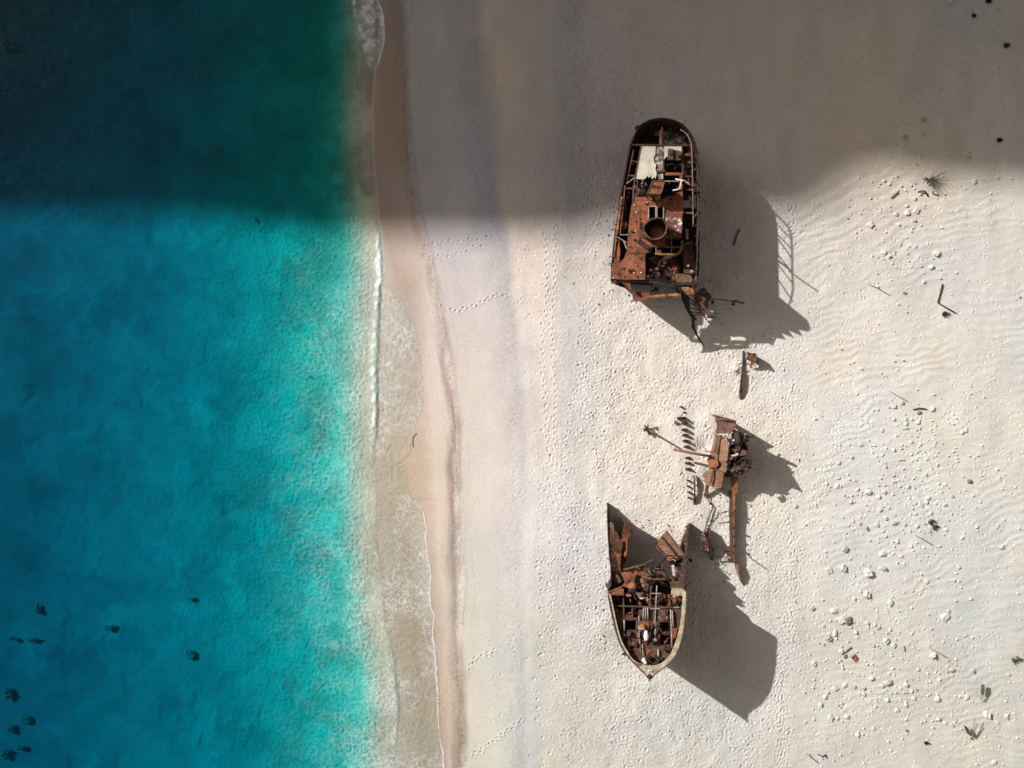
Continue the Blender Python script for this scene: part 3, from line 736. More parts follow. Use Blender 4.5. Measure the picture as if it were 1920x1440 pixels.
# main red deck (boat deck)
deck = P3(Bz, (580, 105), (700, 100), (760, 75), (830, 85), (1000, 150), (1150, 60), (1255, 60), (1260, 30), (1400, 30), (1402, 400), (1385, 765), (1120, 768), (1115, 900), (965, 905), (950, 900), (890, 905), (885, 985), (790, 1000), (780, 1432), (500, 1436), (228, 1420), (250, 1170), (370, 1160), (440, 1080), (480, 960), (495, 830), (510, 600), (545, 300))
sk1 = rect(*Bz(852, 245), *Bz(950, 425)); sk2 = rect(*Bz(990, 250), *Bz(1082, 440))
mbD = MB().plate(rag(deck, 9, 0.35), 0.06, [sk1, sk2], z=5.95)
mbD.build('boat_deck', M['orange'], stern)
for sx in (838, 956, 975, 1084):
    bars(stern, 'skylight_frame', 'pipe', [(Bz(sx, 238, 6.05), Bz(sx, 432, 6.05))], 0.07, 0.12)
bars(stern, 'skylight_frame', 'pipe', [(Bz(838, 238, 6.05), Bz(960, 238, 6.05))], 0.07, 0.12)
bars(stern, 'deck_seam', 'brown', [(Bz(500, 1000, 5.97), Bz(790, 1003, 5.97)), (Bz(690, 300, 5.97), Bz(690, 760, 5.97))], 0.05, 0.05)
MB().plate(rag(P3(Bz, (700, 600), (780, 600), (830, 760), (690, 750)), 4, .6), 0.06, z=6.02).build('patched_plate', M['brown'], stern)
r_ = random.Random(5)
for (u, v) in [(715, 437), (708, 530), (712, 575), (650, 340), (655, 962), (450, 1245), (445, 1385), (660, 1215), (700, 660)]:
    c = Bz(u, v); MB().lathe(W(c[0], c[1], 5.965), [(0.0, .035), (.05, .035), (.07, .02), (.07, 0)], 9).build('bolt_hole', M['black'], stern)
for (u, v) in [(603, 213), (820, 175), (640, 335), (636, 636), (600, 1320), (715, 1320), (270, 1410)]:
    c = Bz(u, v); MB().blob(W(c[0], c[1], 6.0), (.08, .07, .05), int(u), 1, .2).build('loose_pebble', M['white'], stern)
MB().plate(rag(P3(Bz, (1115, 345), (1380, 345), (1390, 560), (1365, 725), (1190, 722), (1170, 560), (1110, 520)), 5, .6), 0.05, z=6.03).build('flaking_deck_patch', M['flaky'], stern)
MB().plate(P3(Bz, (1190, 712), (1360, 715), (1360, 750), (1190, 745)), 0.05, z=6.10).build('deck_coaming', M['orange'], stern)
# forward part of that deck in the shade: beams, cream sheet and openings
MB().plate(rag(P3(A, (720, 560), (955, 560), (950, 700), (918, 745), (930, 830), (962, 850), (948, 950), (972, 970), (955, 1090), (930, 1060), (900, 1100), (870, 1045), (845, 1080), (820, 1040), (780, 1095), (740, 1100), (635, 1090), (690, 760)), 5, .5), 0.05, z=6.0).build('cream_sheet', M['sheet'], stern)
MB().plate(rag(P3(A, (955, 565), (1090, 565), (1090, 850), (1075, 1100), (1000, 1100), (985, 980), (940, 960), (930, 830)), 5, .6), 0.05, z=5.9).build('flaking_deck_strip', M['mottled'], stern)
MB().plate(rag(P3(A, (1092, 562), (1380, 562), (1385, 690), (1330, 720), (1160, 722), (1130, 730), (1100, 770)), 5, .5), 0.05, z=6.0).build('cream_sheet', M['sheet'], stern)
m_ = MB(); m_.plate(P3(A, (1165, 600), (1235, 600), (1240, 775), (1160, 778)), .35, z=6.5); m_.plate(P3(A, (1240, 610), (1370, 640), (1365, 790), (1245, 780)), .35, z=6.3); lk = m_.build('deck_locker', M['brown'], stern)
for (u, v) in [(1200, 690), (1295, 690)]:
    c = A(u, v); sub('vent_hole', M['black'], lk, MB().lathe(W(c[0], c[1], 6.51), [(0, .02), (.12, .02), (.14, 0)], 10))
bars(stern, 'deck_beam', 'brown', [(A(575, 540, 5.75), A(1540, 548, 5.75)), (A(560, 800, 5.6), A(675, 825, 5.6)), (A(490, 1040, 5.6), A(625, 1048, 5.6)), (A(470, 1250, 5.6), A(600, 1258, 5.6)), (A(960, 966, 6), A(1115, 968, 6)), (A(1395, 1055, 5.7), A(1560, 1055, 5.8)), (A(1440, 1275, 5.6), A(1560, 1275, 5.8)), (A(1400, 835, 5.6), A(1540, 825, 5.8)), (Bz(1410, 345, 5.6), Bz(1580, 345, 5.9)), (A(1080, 780, 5.9), A(1075, 980, 5.9))], 0.13, 0.18)
bars(stern, 'deck_beam', 'orange', [(A(1110, 1015, 5.9), A(1395, 1015, 5.9)), (A(1370, 1040, 5.9), A(1372, 1440, 5.9)), (A(1395, 700, 5.7), A(1540, 700, 5.8))], 0.24, 0.18)
bars(stern, 'deck_beam', 'tan', [(A(1060, 245, 5.6), A(1040, 545, 5.7)), (A(1025, 300, 5.6), A(1025, 545, 5.7))], 0.12, 0.12)
bars(stern, 'deckhouse_edge', 'brown', [(A(715, 565, 5.9), A(600, 1180, 5.9)), (A(600, 1180, 5.9), A(580, 1440, 5.9)), (A(1380, 560, 5.9), A(1398, 1010, 5.9)), (A(655, 1100, 5.9), A(640, 1380, 5.9))], 0.1, 0.25)
bars(stern, 'brace', 'pipe', [(A(480, 1170, 5.7), A(625, 1060, 5.8)), (A(1115, 1130, 5.9), A(1340, 1135, 5.9)), (Bz(370, 700, 5.8), Bz(500, 700, 5.8)), (Bz(300, 720, 5.8), Bz(480, 830, 5.8)), (Bz(430, 800, 5.8), Bz(480, 930, 5.8)), (A(1110, 855, 5.2), A(1250, 855, 5.2))], 0.07, 0.07)
pipes(stern, 'bent_white_pipe', 'white', [[A(1275, 1098, 6.2), A(1410, 1120, 6.3), A(1370, 1150, 6.2), A(1355, 1240, 6.2), A(1320, 1270, 6.1), A(1230, 1285, 6.0)]], 0.07)
pipes(stern, 'davit', 'tan', [[A(1410, 1110, 6.3), A(1560, 1200, 6.8), A(1600, 1245, 7.1)], [A(1440, 1145, 6.3), A(1590, 1235, 7.1)], [(1298, 352, 7.1), (1293, 343, 8.4), (1291, 336, 9.4)]], 0.06)
bars(stern, 'stair_tread', 'orange', [(Bz(1262, 70, 6.0), Bz(1395, 72, 6.0)), (Bz(1262, 20, 6.0), Bz(1395, 22, 6.0)), (Bz(1262, 100, 6.0), Bz(1395, 102, 6.0))], 0.1, 0.06)
# right-hand rail that throws its ladder shadow
rail = catmull([(1276, 243, 6.9), (1288, 252, 7.2), (1296, 270, 7.3), (1298, 305, 7.3), (1299, 350, 7.3), (1299.5, 385, 7.3), (1300, 425, 7.0)], 4)
MB().tube([WP(p) for p in rail], 0.06, 8).build('top_rail', M['tan'], stern, True)
for (x, y, x2, y2) in [(1290, 256, 1291, 249), (1297, 282, 1306, 284), (1298, 302, 1308, 306), (1298.5, 322, 1309, 312), (1299, 350, 1309.5, 346), (1299, 372, 1310, 366), (1300, 410, 1310, 395)]:
    MB().tube([W(x, y, 7.3), W(x2, y2, 5.7)], 0.05, 7).build('rail_post', M['tan'], stern, True)
# tall plate on the right side
hi = [(1311, 432, 5.6), (1311, 440, 8.0), (1311, 452, 8.25), (1310.5, 462, 8.1), (1310.2, 470, 7.4), (1310, 478, 7.7), (1309.8, 486, 6.7), (1309.5, 493, 7.1), (1309, 500, 6.2), (1309, 508, 6.5), (1308.5, 520, 5.6)]
m_ = MB(); vs = []; fs = []
for (x, y, z) in hi:
    k5 = W(x - 1.2, y, 5.5); t = W(x - 0.5, y, z); lean = Vector((k5.x - 0.2 * (z - 5.5), k5.y, z))
    vs += [k5, lean, k5 + Vector((-.06, 0, 0)), lean + Vector((-.06, 0, 0))]
for i in range(len(hi) - 1):
    a, b = i * 4, i * 4 + 4
    fs += [(a, b, b + 1, a + 1), (a + 2, a + 3, b + 3, b + 2), (a + 1, b + 1, b + 3, a + 3)]
m_.add(vs, fs); m_.build('raised_side_plate', M['dark'], stern)
# lower side passages
MB().plate(rag(P3(Bz, (1400, 20), (1600, 20), (1600, 1000), (1580, 1380), (1390, 1370), (1395, 1000), (1402, 700)), 8, 1), 0.06, z=4.2).build('side_passage', M['dark'], stern)
MB().plate(rag(P3(A, (1400, 560), (1530, 560), (1560, 900), (1580, 1440), (1405, 1440)), 9, 1), 0.06, z=3.2).build('side_passage', M['dark'], stern)
MB().plate(rag(P3(Bz, (395, 20), (570, 60), (530, 330), (480, 800), (470, 1000), (370, 1150), (380, 560)), 8, 1), 0.06, z=4.0).build('side_passage', M['dark'], stern)
MB().plate(rag(P3(Bz, (290, 720), (365, 760), (370, 1150), (262, 1165), (275, 900)), 4, .6), 0.05, z=5.7).build('side_plate', M['orange'], stern)
MB().plate(rag(P3(Bz, (420, 60), (490, 60), (470, 300), (415, 310)), 4, .6), 0.05, z=5.5).build('side_plate', M['brown'], stern)
MB().plate(rag(P3(Bz, (405, 480), (480, 500), (470, 600), (420, 620)), 3, .8), 0.05, z=5.5).build('side_plate', M['ochre'], stern)
MB().plate(rag(P3(A, (450, 1080), (600, 1070), (590, 1240), (470, 1245)), 3, .8), 0.05, z=4.6).build('side_plate', M['brown'], stern)
m_ = MB()
for i in range(16):
    y = 372 + i * 5.2 + rnd.uniform(-1, 1); x = np.interp(y, [365, 440, 480], [1166, 1155.5, 1151]) + rnd.uniform(-.5, .8)
    m_.plate(rag([(x - 2, y - 2), (x + 2.2, y - 2.2), (x + 2, y + 2), (x - 1.6, y + 1.8)], 2, .5), .05, z=5.84 + .01 * (i % 3))
m_.bar(W(1166, 372, 5.8), W(1155.5, 440, 5.8), .09, .06); m_.bar(W(1155.5, 440, 5.8), W(1151, 482, 5.8), .09, .06)
m_.build('flaking_rail_edge', M['ochre'], stern)
bars(stern, 'inner_rail', 'orange', [(A(450, 1200, 5.7), Bz(420, 250, 5.7)), (Bz(420, 250, 5.7), Bz(370, 700, 5.7)), (A(590, 620, 5.6), A(470, 1180, 5.6))], 0.09, 0.12)
# funnel ring, leaning ventilators and the box house
fc = Bz(925, 640); m_ = MB(); c0 = W(*fc, 5.98)
Rf = 0.96
tl = Vector((-0.05, 0.02, 1)).normalized()
m_.lathe(c0, [(Rf * 1.02, 0), (Rf * 1.02, .1), (Rf, .1), (Rf, 1.25), (Rf * 1.05, 1.25), (Rf * 1.05, 1.32), (Rf * .93, 1.32), (Rf * .93, 0.03), (0, 0.03)], 40, tl)
m_.v = [(v[0] + (.10 * math.sin(2 * math.atan2(v[1] - c0.y, v[0] - c0.x) + .6) + .03 * math.sin(7 * math.atan2(v[1] - c0.y, v[0] - c0.x))) * (v[0] - c0.x), v[1] + (.10 * math.sin(2 * math.atan2(v[1] - c0.y, v[0] - c0.x) + .6)) * (v[1] - c0.y), v[2] - (.16 * max(0, math.sin(math.atan2(v[1] - c0.y, v[0] - c0.x) * 3 + 1)) if v[2] > 6.9 else 0)) for v in m_.v]
fn = m_.build('funnel_ring', M['funnel'], stern, False)
sub('rim', M['tan'], fn, MB().tube([c0 + Vector((Rf * 1.0 * math.cos(t), Rf * 1.0 * math.sin(t), 1.36)) + tl * 0 + Vector((-0.065, .026, 0)) for t in [math.radians(a) for a in range(200, 345, 10)]], .035, 6))
sub('sunlit_floor_patch', M['tan'], fn, MB().lathe(c0 + Vector((.27, -.22, .08)), [(0, .03), (.55, .03), (.6, 0)], 30))  # tan disc paints the sunlit oval inside the dark ring
vt = Bz(675, 800); v2 = Bz(830, 915)
a_ = W(*vt, 6.5); b_ = W(*v2, 6.2)
m_ = MB().tube([a_, a_.lerp(b_, .9), b_], 0.21, 14); vv = m_.build('fallen_ventilator', M['brown'], stern, False)
dd = (a_ - b_).normalized(); sub('mouth', M['black'], vv, MB().lathe(a_, [(0, .03), (.17, .03), (.22, .02), (.22, -.05)], 14, dd))
tz = 7.3
tp = P3(A, (903, 1128), (1105, 1125), (1035, 1338), (818, 1330))
tpl = [W(x, y, tz) for x, y in tp]; lean = Vector((0.25, -0.28, 0))
bt = [Vector((v.x, v.y, 6.0)) + lean * 0.4 for v in tpl]
m_ = MB(); m_.add(tpl + bt, [(3, 2, 1, 0), (0, 4, 7, 3), (3, 7, 6, 2), (2, 6, 5, 1), (1, 5, 4, 0)]); bx = m_.build('box_vent_house', M['orange'], stern)
for (u, v) in [(925, 1220), (1010, 1232)]:
    c = A(u, v); w_ = 42
    sub('round_opening', M['black'], bx, MB().plate([A(u + w_ * math.cos(t), v + 26 * math.sin(t), tz + .02) for t in [k * math.pi / 8 for k in range(16)]], .015))
m_ = MB(); fr_ = [Vector(v) + Vector((0, 0, .03)) for v in tpl]
for i in range(4): m_.bar(fr_[i], fr_[(i + 1) % 4], .06, .06)
sub('lip', M['tan'], bx, m_)
MB().plate(rag(P3(A, (820, 1345), (905, 1355), (900, 1440), (850, 1430)), 3, .5), .2, z=6.6).build('torn_plate', M['ochre'], stern)
MB().lathe(W(*A(985, 1395), 6.3), [(0, .3), (.2, .28), (.26, .15), (.24, -.3)], 14).build('vent_cap', M['ochre'], stern, True)
bars(stern, 'grating_bar', 'pipe', [(A(740, 1115, 5.2), A(735, 1240, 5.2))], .2, .1)
MB().plate(rag(P3(A, (680, 1250), (790, 1260), (740, 1370), (660, 1350)), 3, .8), .06, z=5.4).build('machine_cover', M['pipe'], stern)
MB().plate(rag(P3(A, (580, 1385), (820, 1395), (830, 1440), (575, 1440)), 4, .3), .06, z=5.98).build('deck_lip', M['orange'], stern)
for (u, v) in [(570, 745), (575, 850), (500, 1390), (510, 1320)]:
    c = A(u, v); MB().blob(W(c[0], c[1], 5.0), (.14, .12, .1), int(u), 2, .2).build('lamp_debris', M['pipe'], stern, True)
# rounded coaming pipe along the front of the deck well
pipes(stern, 'deck_edge_pipe', 'ochre', [catmull([Bz(945, 1010, 6.0), Bz(1100, 1022, 6.0), Bz(1280, 1022, 6.0), Bz(1355, 985, 6.0), Bz(1385, 900, 6.0), Bz(1390, 800, 6.0)], 4)], 0.12)
bars(stern, 'well_divider', 'pipe', [(Bz(960, 890, 5.9), Bz(960, 1000, 5.9)), (Bz(1215, 770, 5.7), Bz(1213, 1000, 5.7)), (Bz(1390, 895, 5.8), Bz(1500, 830, 5.5)), (Bz(1100, 900, 5.7), Bz(1390, 902, 5.7))], .06, .08)
# engine pit
MB().plate(rag(P3(Bz, (800, 1030), (1390, 1040), (1400, 1400), (800, 1420)), 8, 1), .06, z=3.0).build('engine_pit_floor', M['dark'], stern)
junk(stern, *Bz(850, 1060), *Bz(1330, 1400), 30, 3.4, 5.3, 31)
junk(stern, *A(620, 1120), *A(830, 1370), 12, 4.4, 5.6, 32, ('dark', 'brown', 'pipe'))
junk(stern, *Bz(400, 100), *Bz(470, 700), 14, 4.4, 5.5, 33, ('dark', 'brown', 'ochre'))
junk(stern, *A(960, 800), *A(1340, 1400), 12, 3.6, 5.4, 34, ('dark', 'brown'))
junk(stern, *A(1420, 600), *A(1560, 1400), 10, 3.6, 5.2, 35, ('dark', 'brown'))
junk(stern, *Bz(840, 760), *Bz(1350, 980), 8, 5.0, 5.8, 36, ('dark', 'brown', 'tan'))
junk(stern, *A(650, 260), *A(1450, 500), 10, 4.4, 4.9, 37, ('dark', 'brown', 'dark'))
MB().lathe(W(*Bz(1220, 1230), 4.6), [(0, .1), (.35, .12), (.75, .0), (.85, -.1), (.85, -.4), (0, -.4)], 26).build('flywheel', M['brown'], stern)
MB().tube([W(*Bz(1040, 1120), 5.2), W(*Bz(1100, 1090), 5.4), W(*Bz(1140, 1150), 5.3), W(*Bz(1090, 1170), 5.2)], .1, 10).build('exhaust_elbow', M['ochre'], stern, True)
MB().lathe(W(*Bz(960, 1265), 5.0), [(0, .3), (.12, .3), (.16, .2), (.25, .1), (.3, -.2), (.3, -.8)], 16).build('valve_chest', M['brown'], stern)
MB().plate(rag(P3(Bz, (1270, 1345), (1360, 1335), (1530, 1360), (1560, 1440), (1530, 1480), (1300, 1470)), 4, .5), .06, z=5.5).build('pale_floor_plate', M['tan'], stern)
bars(stern, 'frame_post', 'tan', [(C(1190, 120, 5.4), C(1190, 250, 4.8))], .14, .2)
MB().plate(rag([(1281, 455), (1299, 452), (1304, 515), (1282, 512)], 6, .8), .06, z=4.9).build('side_deck', M['brown'], stern)
for (u, v, rr) in [(1540, 1300, .12), (1480, 1210, .1)]:
    MB().lathe(W(*Bz(u, v), 5.1), [(0, .2), (rr, .2), (rr, 0)], 12).build('mooring_bitt', M['pipe'], stern)
# torn end: beams, hanging frames, the orange lip and the buckled plates at the corner
bars(stern, 'torn_deck_edge', 'dark', [(C(390, 160, 5.7), C(600, 175, 5.6)), (C(600, 180, 5.6), C(930, 235, 5.3)), (C(900, 200, 5.4), C(1180, 210, 5.3)), (C(170, 190, 5.3), C(260, 180, 5.5)), (C(390, 200, 5.3), C(660, 215, 5.2))], .2, .25)
MB().plate(rag(P3(C, (200, 165), (380, 170), (420, 280), (380, 270), (330, 210), (260, 180)), 3, .8), .06, z=5.6).build('torn_plate', M['orange'], stern)
MB().plate(rag(P3(C, (418, 290), (520, 300), (620, 318), (640, 345), (800, 325), (1000, 318), (1012, 362), (830, 375), (650, 372), (520, 410), (435, 405)), 3, .5), .05, z=4.9).build('orange_lip', M['orange'], stern)
MB().plate(rag(P3(C, (680, 340), (800, 332), (1000, 322), (1005, 348), (850, 362), (690, 360)), 3, .5), .05, z=4.95).build('flaking_lip_edge', M['ochre'], stern)
bars(stern, 'torn_strut', 'dark', [(C(360, 230, 5.0), C(425, 290, 4.8)), (C(425, 290, 4.8), C(435, 405, 4.8)), (C(400, 418, 4.8), C(515, 405, 4.8)), (C(660, 215, 5.2), C(625, 330, 4.9)), (C(700, 230, 5.2), C(735, 300, 4.8)), (C(640, 300, 4.9), C(820, 318, 4.9))], .08, .1)
MB().plate(rag(P3(C, (705, 235), (740, 300), (640, 300)), 3, .5), .05, z=4.9).build('torn_plate', M['dark'], stern)
MB().plate(rag(P3(C, (930, 240), (1000, 300), (1100, 360), (1115, 520), (1190, 620), (1195, 645), (1150, 650), (1135, 640), (1080, 540), (1000, 362), (960, 300)), 3, .8), .08, z=2.8).build('buckled_girder', M['dark'], stern)
m_ = MB()
g_ = P3(C, (1130, 640, 2.6), (1165, 640, 2.6), (1175, 740, 2.0), (1235, 870, 1.2), (1295, 965, .4), (1285, 962, .4), (1210, 870, 1.2), (1133, 725, 2.0))
m_.plate(rag(g_, 3, .4), .1); m_.build('girder_tip', M['dark'], stern)
MB().plate(rag(P3(C, (1000, 250), (1080, 240), (1150, 255), (1190, 290), (1170, 340), (1110, 345), (1050, 300)), 3, .8), .06, z=4.2).build('torn_plate', M['ochre'], stern)
MB().plate(rag(P3(C, (1185, 320, 2.4), (1230, 265, 3.0), (1290, 260, 3.3), (1350, 320, 3.5), (1375, 360, 3.6), (1335, 430, 3.2), (1330, 520, 2.6), (1290, 590, 2.0), (1250, 560, 2.0), (1170, 430, 2.0), (1155, 370, 2.2)), 3, 1.1), .07).build('buckled_plate', M['brown'], stern)
bars(stern, 'ladder_rung', 'dark', [(C(1090, 370, 2.1), C(1150, 420, 2.2)), (C(1090, 425, 2.0), C(1190, 470, 2.1)), (C(1100, 490, 1.9), C(1215, 520, 2.0)), (C(1130, 545, 1.8), C(1240, 550, 1.9)), (C(1150, 585, 1.7), C(1235, 570, 1.8)), (C(1150, 400, 2.2), C(1190, 500, 2.1))], .09, .09)
bars(stern, 'bent_spar', 'dark', [(C(1230, 540, 2.0), C(1290, 600, 1.6)), (C(1290, 600, 1.6), C(1312, 640, 1.2)), (C(1320, 612, 1.3), C(1385, 600, 1.3)), (C(1370, 600, 1.3), C(1420, 612, 1.3))], .1, .1)
bars(stern, 'boom', 'ochre', [(C(1375, 385, 3.0), C(1640, 415, 2.4))], .13, .12)
bars(stern, 'boom_end', 'dark', [(C(1640, 412, 2.4), C(1765, 440, 2.2))], .12, .12)
for (u, v) in [(1660, 410), (1640, 425), (1628, 452), (1380, 440), (1385, 415), (1240, 275), (1275, 265), (1345, 335)]:
    MB().blob(W(*C(u, v), 2.3 if u > 1500 else 3.0), (.15, .12, .1), u + v, 1, .4).build('rust_lump', M['dark'], stern)
bars(stern, 'loose_strip', 'dark', [(C(185, 180, 5.3), C(250, 215, 3.4)), (C(258, 180, 5.2), C(258, 205, 4.5))], .05, .05)

for (u, v, w_, mt) in [(620, 470, 3, 'brown'), (560, 640, 3.5, 'dark'), (740, 720, 2.5, 'dark'), (600, 780, 4, 'brown'), (540, 900, 3, 'dark'), (420, 1250, 4, 'brown'), (520, 1290, 5, 'dark'), (640, 1380, 3, 'dark'), (330, 1330, 3.5, 'brown'), (700, 1080, 3, 'brown'), (1180, 200, 3.5, 'dark'), (1300, 300, 3, 'brown'), (1210, 120, 4, 'dark'), (1330, 160, 2.5, 'brown'), (800, 190, 3, 'dark')]:
    x, y = Bz(u, v); k0 = rnd.uniform(0, 6)
    MB().plate(rag([(x + w_ * math.cos(k0 + t) * rnd.uniform(.4, 1.1), y + w_ * .7 * math.sin(k0 + t) * rnd.uniform(.4, 1.1), 5.99 + rnd.uniform(0, .14)) for t in (0, 1, 2.1, 3, 4.2, 5.3)], 2, .5), .03).build('rust_scab', M[mt], stern)
pipes(stern, 'loose_cable', 'dark', [[Bz(500, 1260, 6.02), Bz(540, 1275, 6.05), Bz(590, 1270, 6.02), Bz(620, 1300, 6.02)], [Bz(720, 480, 6.03), Bz(700, 560, 6.05), Bz(740, 640, 6.04)], [Bz(960, 440, 6.1), Bz(1030, 470, 6.4), Bz(1080, 500, 6.6)]], .035)
# ---------- bow section
base = W(1218, 1170, 0); bow = thing('bow_wreck', 'pointed bow section of the ship with a cream gunwale, deck winch and ragged open end', 'shipwreck', (base.x, base.y, 0), 'broken sections of the rusted ship')
BZ = 6.35
topB = [(1138, 944, .9, .25), (1138.7, 962, 2.2, .3), (1139, 977, 3.0, .35), (1140, 1008, 3.6, .45), (1142, 1039, 4.0, .5), (1145, 1070, 4.2, .55), (1144.5, 1096, 4.4, .7), (1141.5, 1105, 5.4, .8), (1140, 1112, 6.2, .8), (1141.8, 1126, BZ, .8), (1146.4, 1149, BZ, .9), (1151.7, 1172, BZ, 1), (1158, 1195.5, BZ, 1.1), (1165, 1213, BZ, 1.2), (1176.7, 1230.5, BZ, 1.3), (1191, 1246, BZ, 1.4), (1206, 1260.5, BZ, 1.3), (1218, 1273, 6.6, .7), (1230, 1262.5, BZ, 1.3), (1249, 1248.5, BZ, 1.3), (1261, 1236.5, BZ, 1.2), (1270, 1222.5, BZ, 1), (1277, 1203, BZ, .8), (1281.5, 1182, BZ, .6), (1285, 1156, BZ, .4), (1287, 1130, BZ, .3), (1287.5, 1108, 6.2, .2), (1287.3, 1102, 4.4, .2), (1287.5, 1080, 4.1, .2), (1288, 1060, 3.7, .2), (1288.7, 1039, 2.9, .15), (1289.7, 1017, 1.9, .15), (1293, 995, 1.3, .1), (1296.5, 983, .8, .1)]
def rz(t):
    if t[1] < 1100 and t[0] > 1200: return rnd.uniform(-.55, .3)
    if t[1] < 1100: return rnd.uniform(-.2, .15)
    return rnd.uniform(-.04, .02)
hm, TB, ringsB = hull(topB, (1215, 1130), [(0, 0), (0.1, 0.04), (0.35, 0.35), (0.65, 0.8), (1.0, 1.2)], ragz=rz)
hm.build('hull_shell', M['dark'], bow)
for i in range(4, len(ringsB) - 4, 5):
    ri = ringsB[i][1]; m_ = MB()
    for a, b in zip(ri[1:-1], ri[2:]):
        c = Vector((base.x, a.y, a.z)); d = (c - a).normalized() * 0.08
        m_.bar(a + d, b + d, 0.06, 0.16)
    m_.build('hull_frame', M['orange'], bow)
inner = catmull(P3(F, (190, 190), (240, 420), (290, 650), (350, 850), (440, 1010), (510, 1110), (600, 1165), (740, 1195), (880, 1180), (980, 1110), (1060, 1000), (1110, 870), (1150, 740), (1180, 600), (1200, 400), (1215, 210)), 3)
outl = [(t[0], t[1]) for t in TB if t[1] > 1111]
outl = [(x + (0.8 if x < 1218 else -.8), y - (.8 if y > 1240 else 0)) for x, y in outl]
MB().plate(outl + list(reversed(inner)), .08, z=BZ + .06).build('gunwale', M['cream'], bow)
m_ = MB()
for ca, cb in zip(TB[:-1], TB[1:]):
    if ca[1] > 1108: m_.bar(W(ca[0], ca[1], ca[2] + .08), W(cb[0], cb[1], cb[2] + .08), 0.09, 0.1)
m_.build('rubbing_strake', M['brown'], bow)
MB().plate(rag(P3(F, (560, 1160), (640, 1185), (560, 1215), (500, 1130)), 3, .3), .03, z=BZ + .1).build('rust_stain_plate', M['tan'], bow)
m_ = MB().tube([W(1217.6, 1264, 6.5), W(1217.8, 1270, 6.75), W(1218, 1277, 6.8)], .08, 8); m_.build('stem_head', M['dark'], bow)
for (u, v) in [(735, 1270), (765, 1270), (700, 1330), (790, 1330)]:
    MB().lathe(W(*F(u, v), BZ + .08), [(0, .1), (.07, .1), (.1, 0)], 10).build('fairlead_pin', M['white'], bow)
# foredeck with its openings
def hz(x0, y0, x1, y1): return rag(rect(*F(x0, y0), *F(x1, y1)), 4, .5)
fd = P3(F, (250, 470), (300, 660), (360, 850), (450, 1010), (520, 1100), (610, 1160), (740, 1190), (880, 1175), (970, 1105), (1050, 995), (1100, 865), (1140, 740), (1170, 600), (1190, 400), (1100, 395), (1045, 400), (880, 400), (750, 400), (590, 400), (580, 520), (480, 520), (400, 470))
holes = [hz(400, 555, 545, 690), hz(895, 575, 1040, 715), hz(895, 765, 1040, 895), hz(1000, 420, 1035, 540), hz(475, 915, 520, 965), hz(480, 985, 515, 1015), hz(800, 1075, 835, 1125), hz(860, 1060, 900, 1110), hz(955, 930, 1015, 965), hz(640, 745, 660, 800)]
MB().plate(rag(fd, 6, .7), .06, holes, z=5.85).build('foredeck', M['brown'], bow)
MB().plate(rag([(1160, 1110), (1270, 1105), (1268, 1180), (1250, 1215), (1218, 1232), (1190, 1215), (1168, 1180)], 9, 1), .1, z=2.2).build('hold_floor', M['dark'], bow)
MB().plate(rag([(1156, 1095), (1275, 1095), (1270, 1115), (1158, 1115)], 6, 1.5), .08, z=2.6).build('hold_floor', M['dark'], bow)
MB().plate(rag(P3(F, (590, 870), (820, 900), (1030, 960), (1000, 1000), (900, 950), (640, 920)), 4, .8), .02, z=5.9).build('worn_deck_patch', M['brown'], bow)
bars(bow, 'deck_beam', 'brown', [(F(225, 345, 5.9), F(700, 362, 5.9)), (F(700, 368, 5.9), F(1190, 372, 5.9)), (F(368, 190, 5.85), F(378, 560, 5.85)), (F(495, 350, 5.8), F(500, 530, 5.8)), (F(280, 520, 5.85), F(560, 530, 5.85)), (F(770, 60, 5.8), F(735, 380, 5.85))], .11, .15)
bars(bow, 'deck_beam', 'pipe', [(F(765, 172, 6.0), F(905, 172, 6.0)), (F(745, 390, 6.0), F(890, 390, 6.0)), (F(740, 620, 6.0), F(880, 620, 6.0)), (F(845, 60, 5.95), F(815, 620, 5.95)), (F(1090, 365, 6.0), F(1165, 372, 6.0))], .07, .08)
pipes(bow, 'deck_pipe', 'pipe', [[F(660, 375, 6.1), F(655, 470, 6.1), F(650, 540, 6.0)], [F(690, 370, 6.1), F(685, 540, 6.1)], [F(715, 370, 6.1), F(720, 540, 6.1)], [F(590, 490, 6.0), F(595, 600, 6.0)], [F(1042, 400, 6.05), F(1050, 600, 6.05), F(1055, 760, 6.0), F(1065, 950, 5.95)], [F(1065, 420, 6.05), F(1080, 640, 6.05)], [F(380, 545, 6.0), F(385, 700, 6.0)], [F(600, 820, 6.0), F(615, 1010, 6.0)], [F(825, 680, 6.2), F(818, 810, 6.2)], [F(640, 900, 6.0), F(655, 1080, 6.1)], [F(790, 830, 6.0), F(785, 890, 6.0)], [F(865, 960, 6.0), F(870, 1160, 6.0)]], .055)
pipes(bow, 'broken_stay', 'tan', [[F(890, 400, 5.9), F(950, 450, 6.0), F(985, 480, 6.0)], [F(870, 500, 5.9), F(920, 545, 5.9), F(1040, 550, 5.9)], [F(870, 640, 5.9), F(920, 730, 5.9), F(1030, 740, 5.9)], [F(1000, 500, 6), F(985, 545, 6)]], .07)
MB().plate(rag(P3(F, (1075, 670), (1140, 680), (1110, 800), (1060, 830)), 3, .4), .3, z=6.2).build('hatch_box', M['orange'], bow)
MB().plate(rag(P3(F, (830, 760), (890, 760), (880, 830), (825, 825)), 3, .4), .2, z=6.05).build('hatch_box', M['orange'], bow)
MB().plate(rag(P3(F, (620, 570), (740, 575), (730, 690), (670, 690), (610, 640)), 3, .7), .15, z=6.15).build('winch_bed', M['orange'], bow)
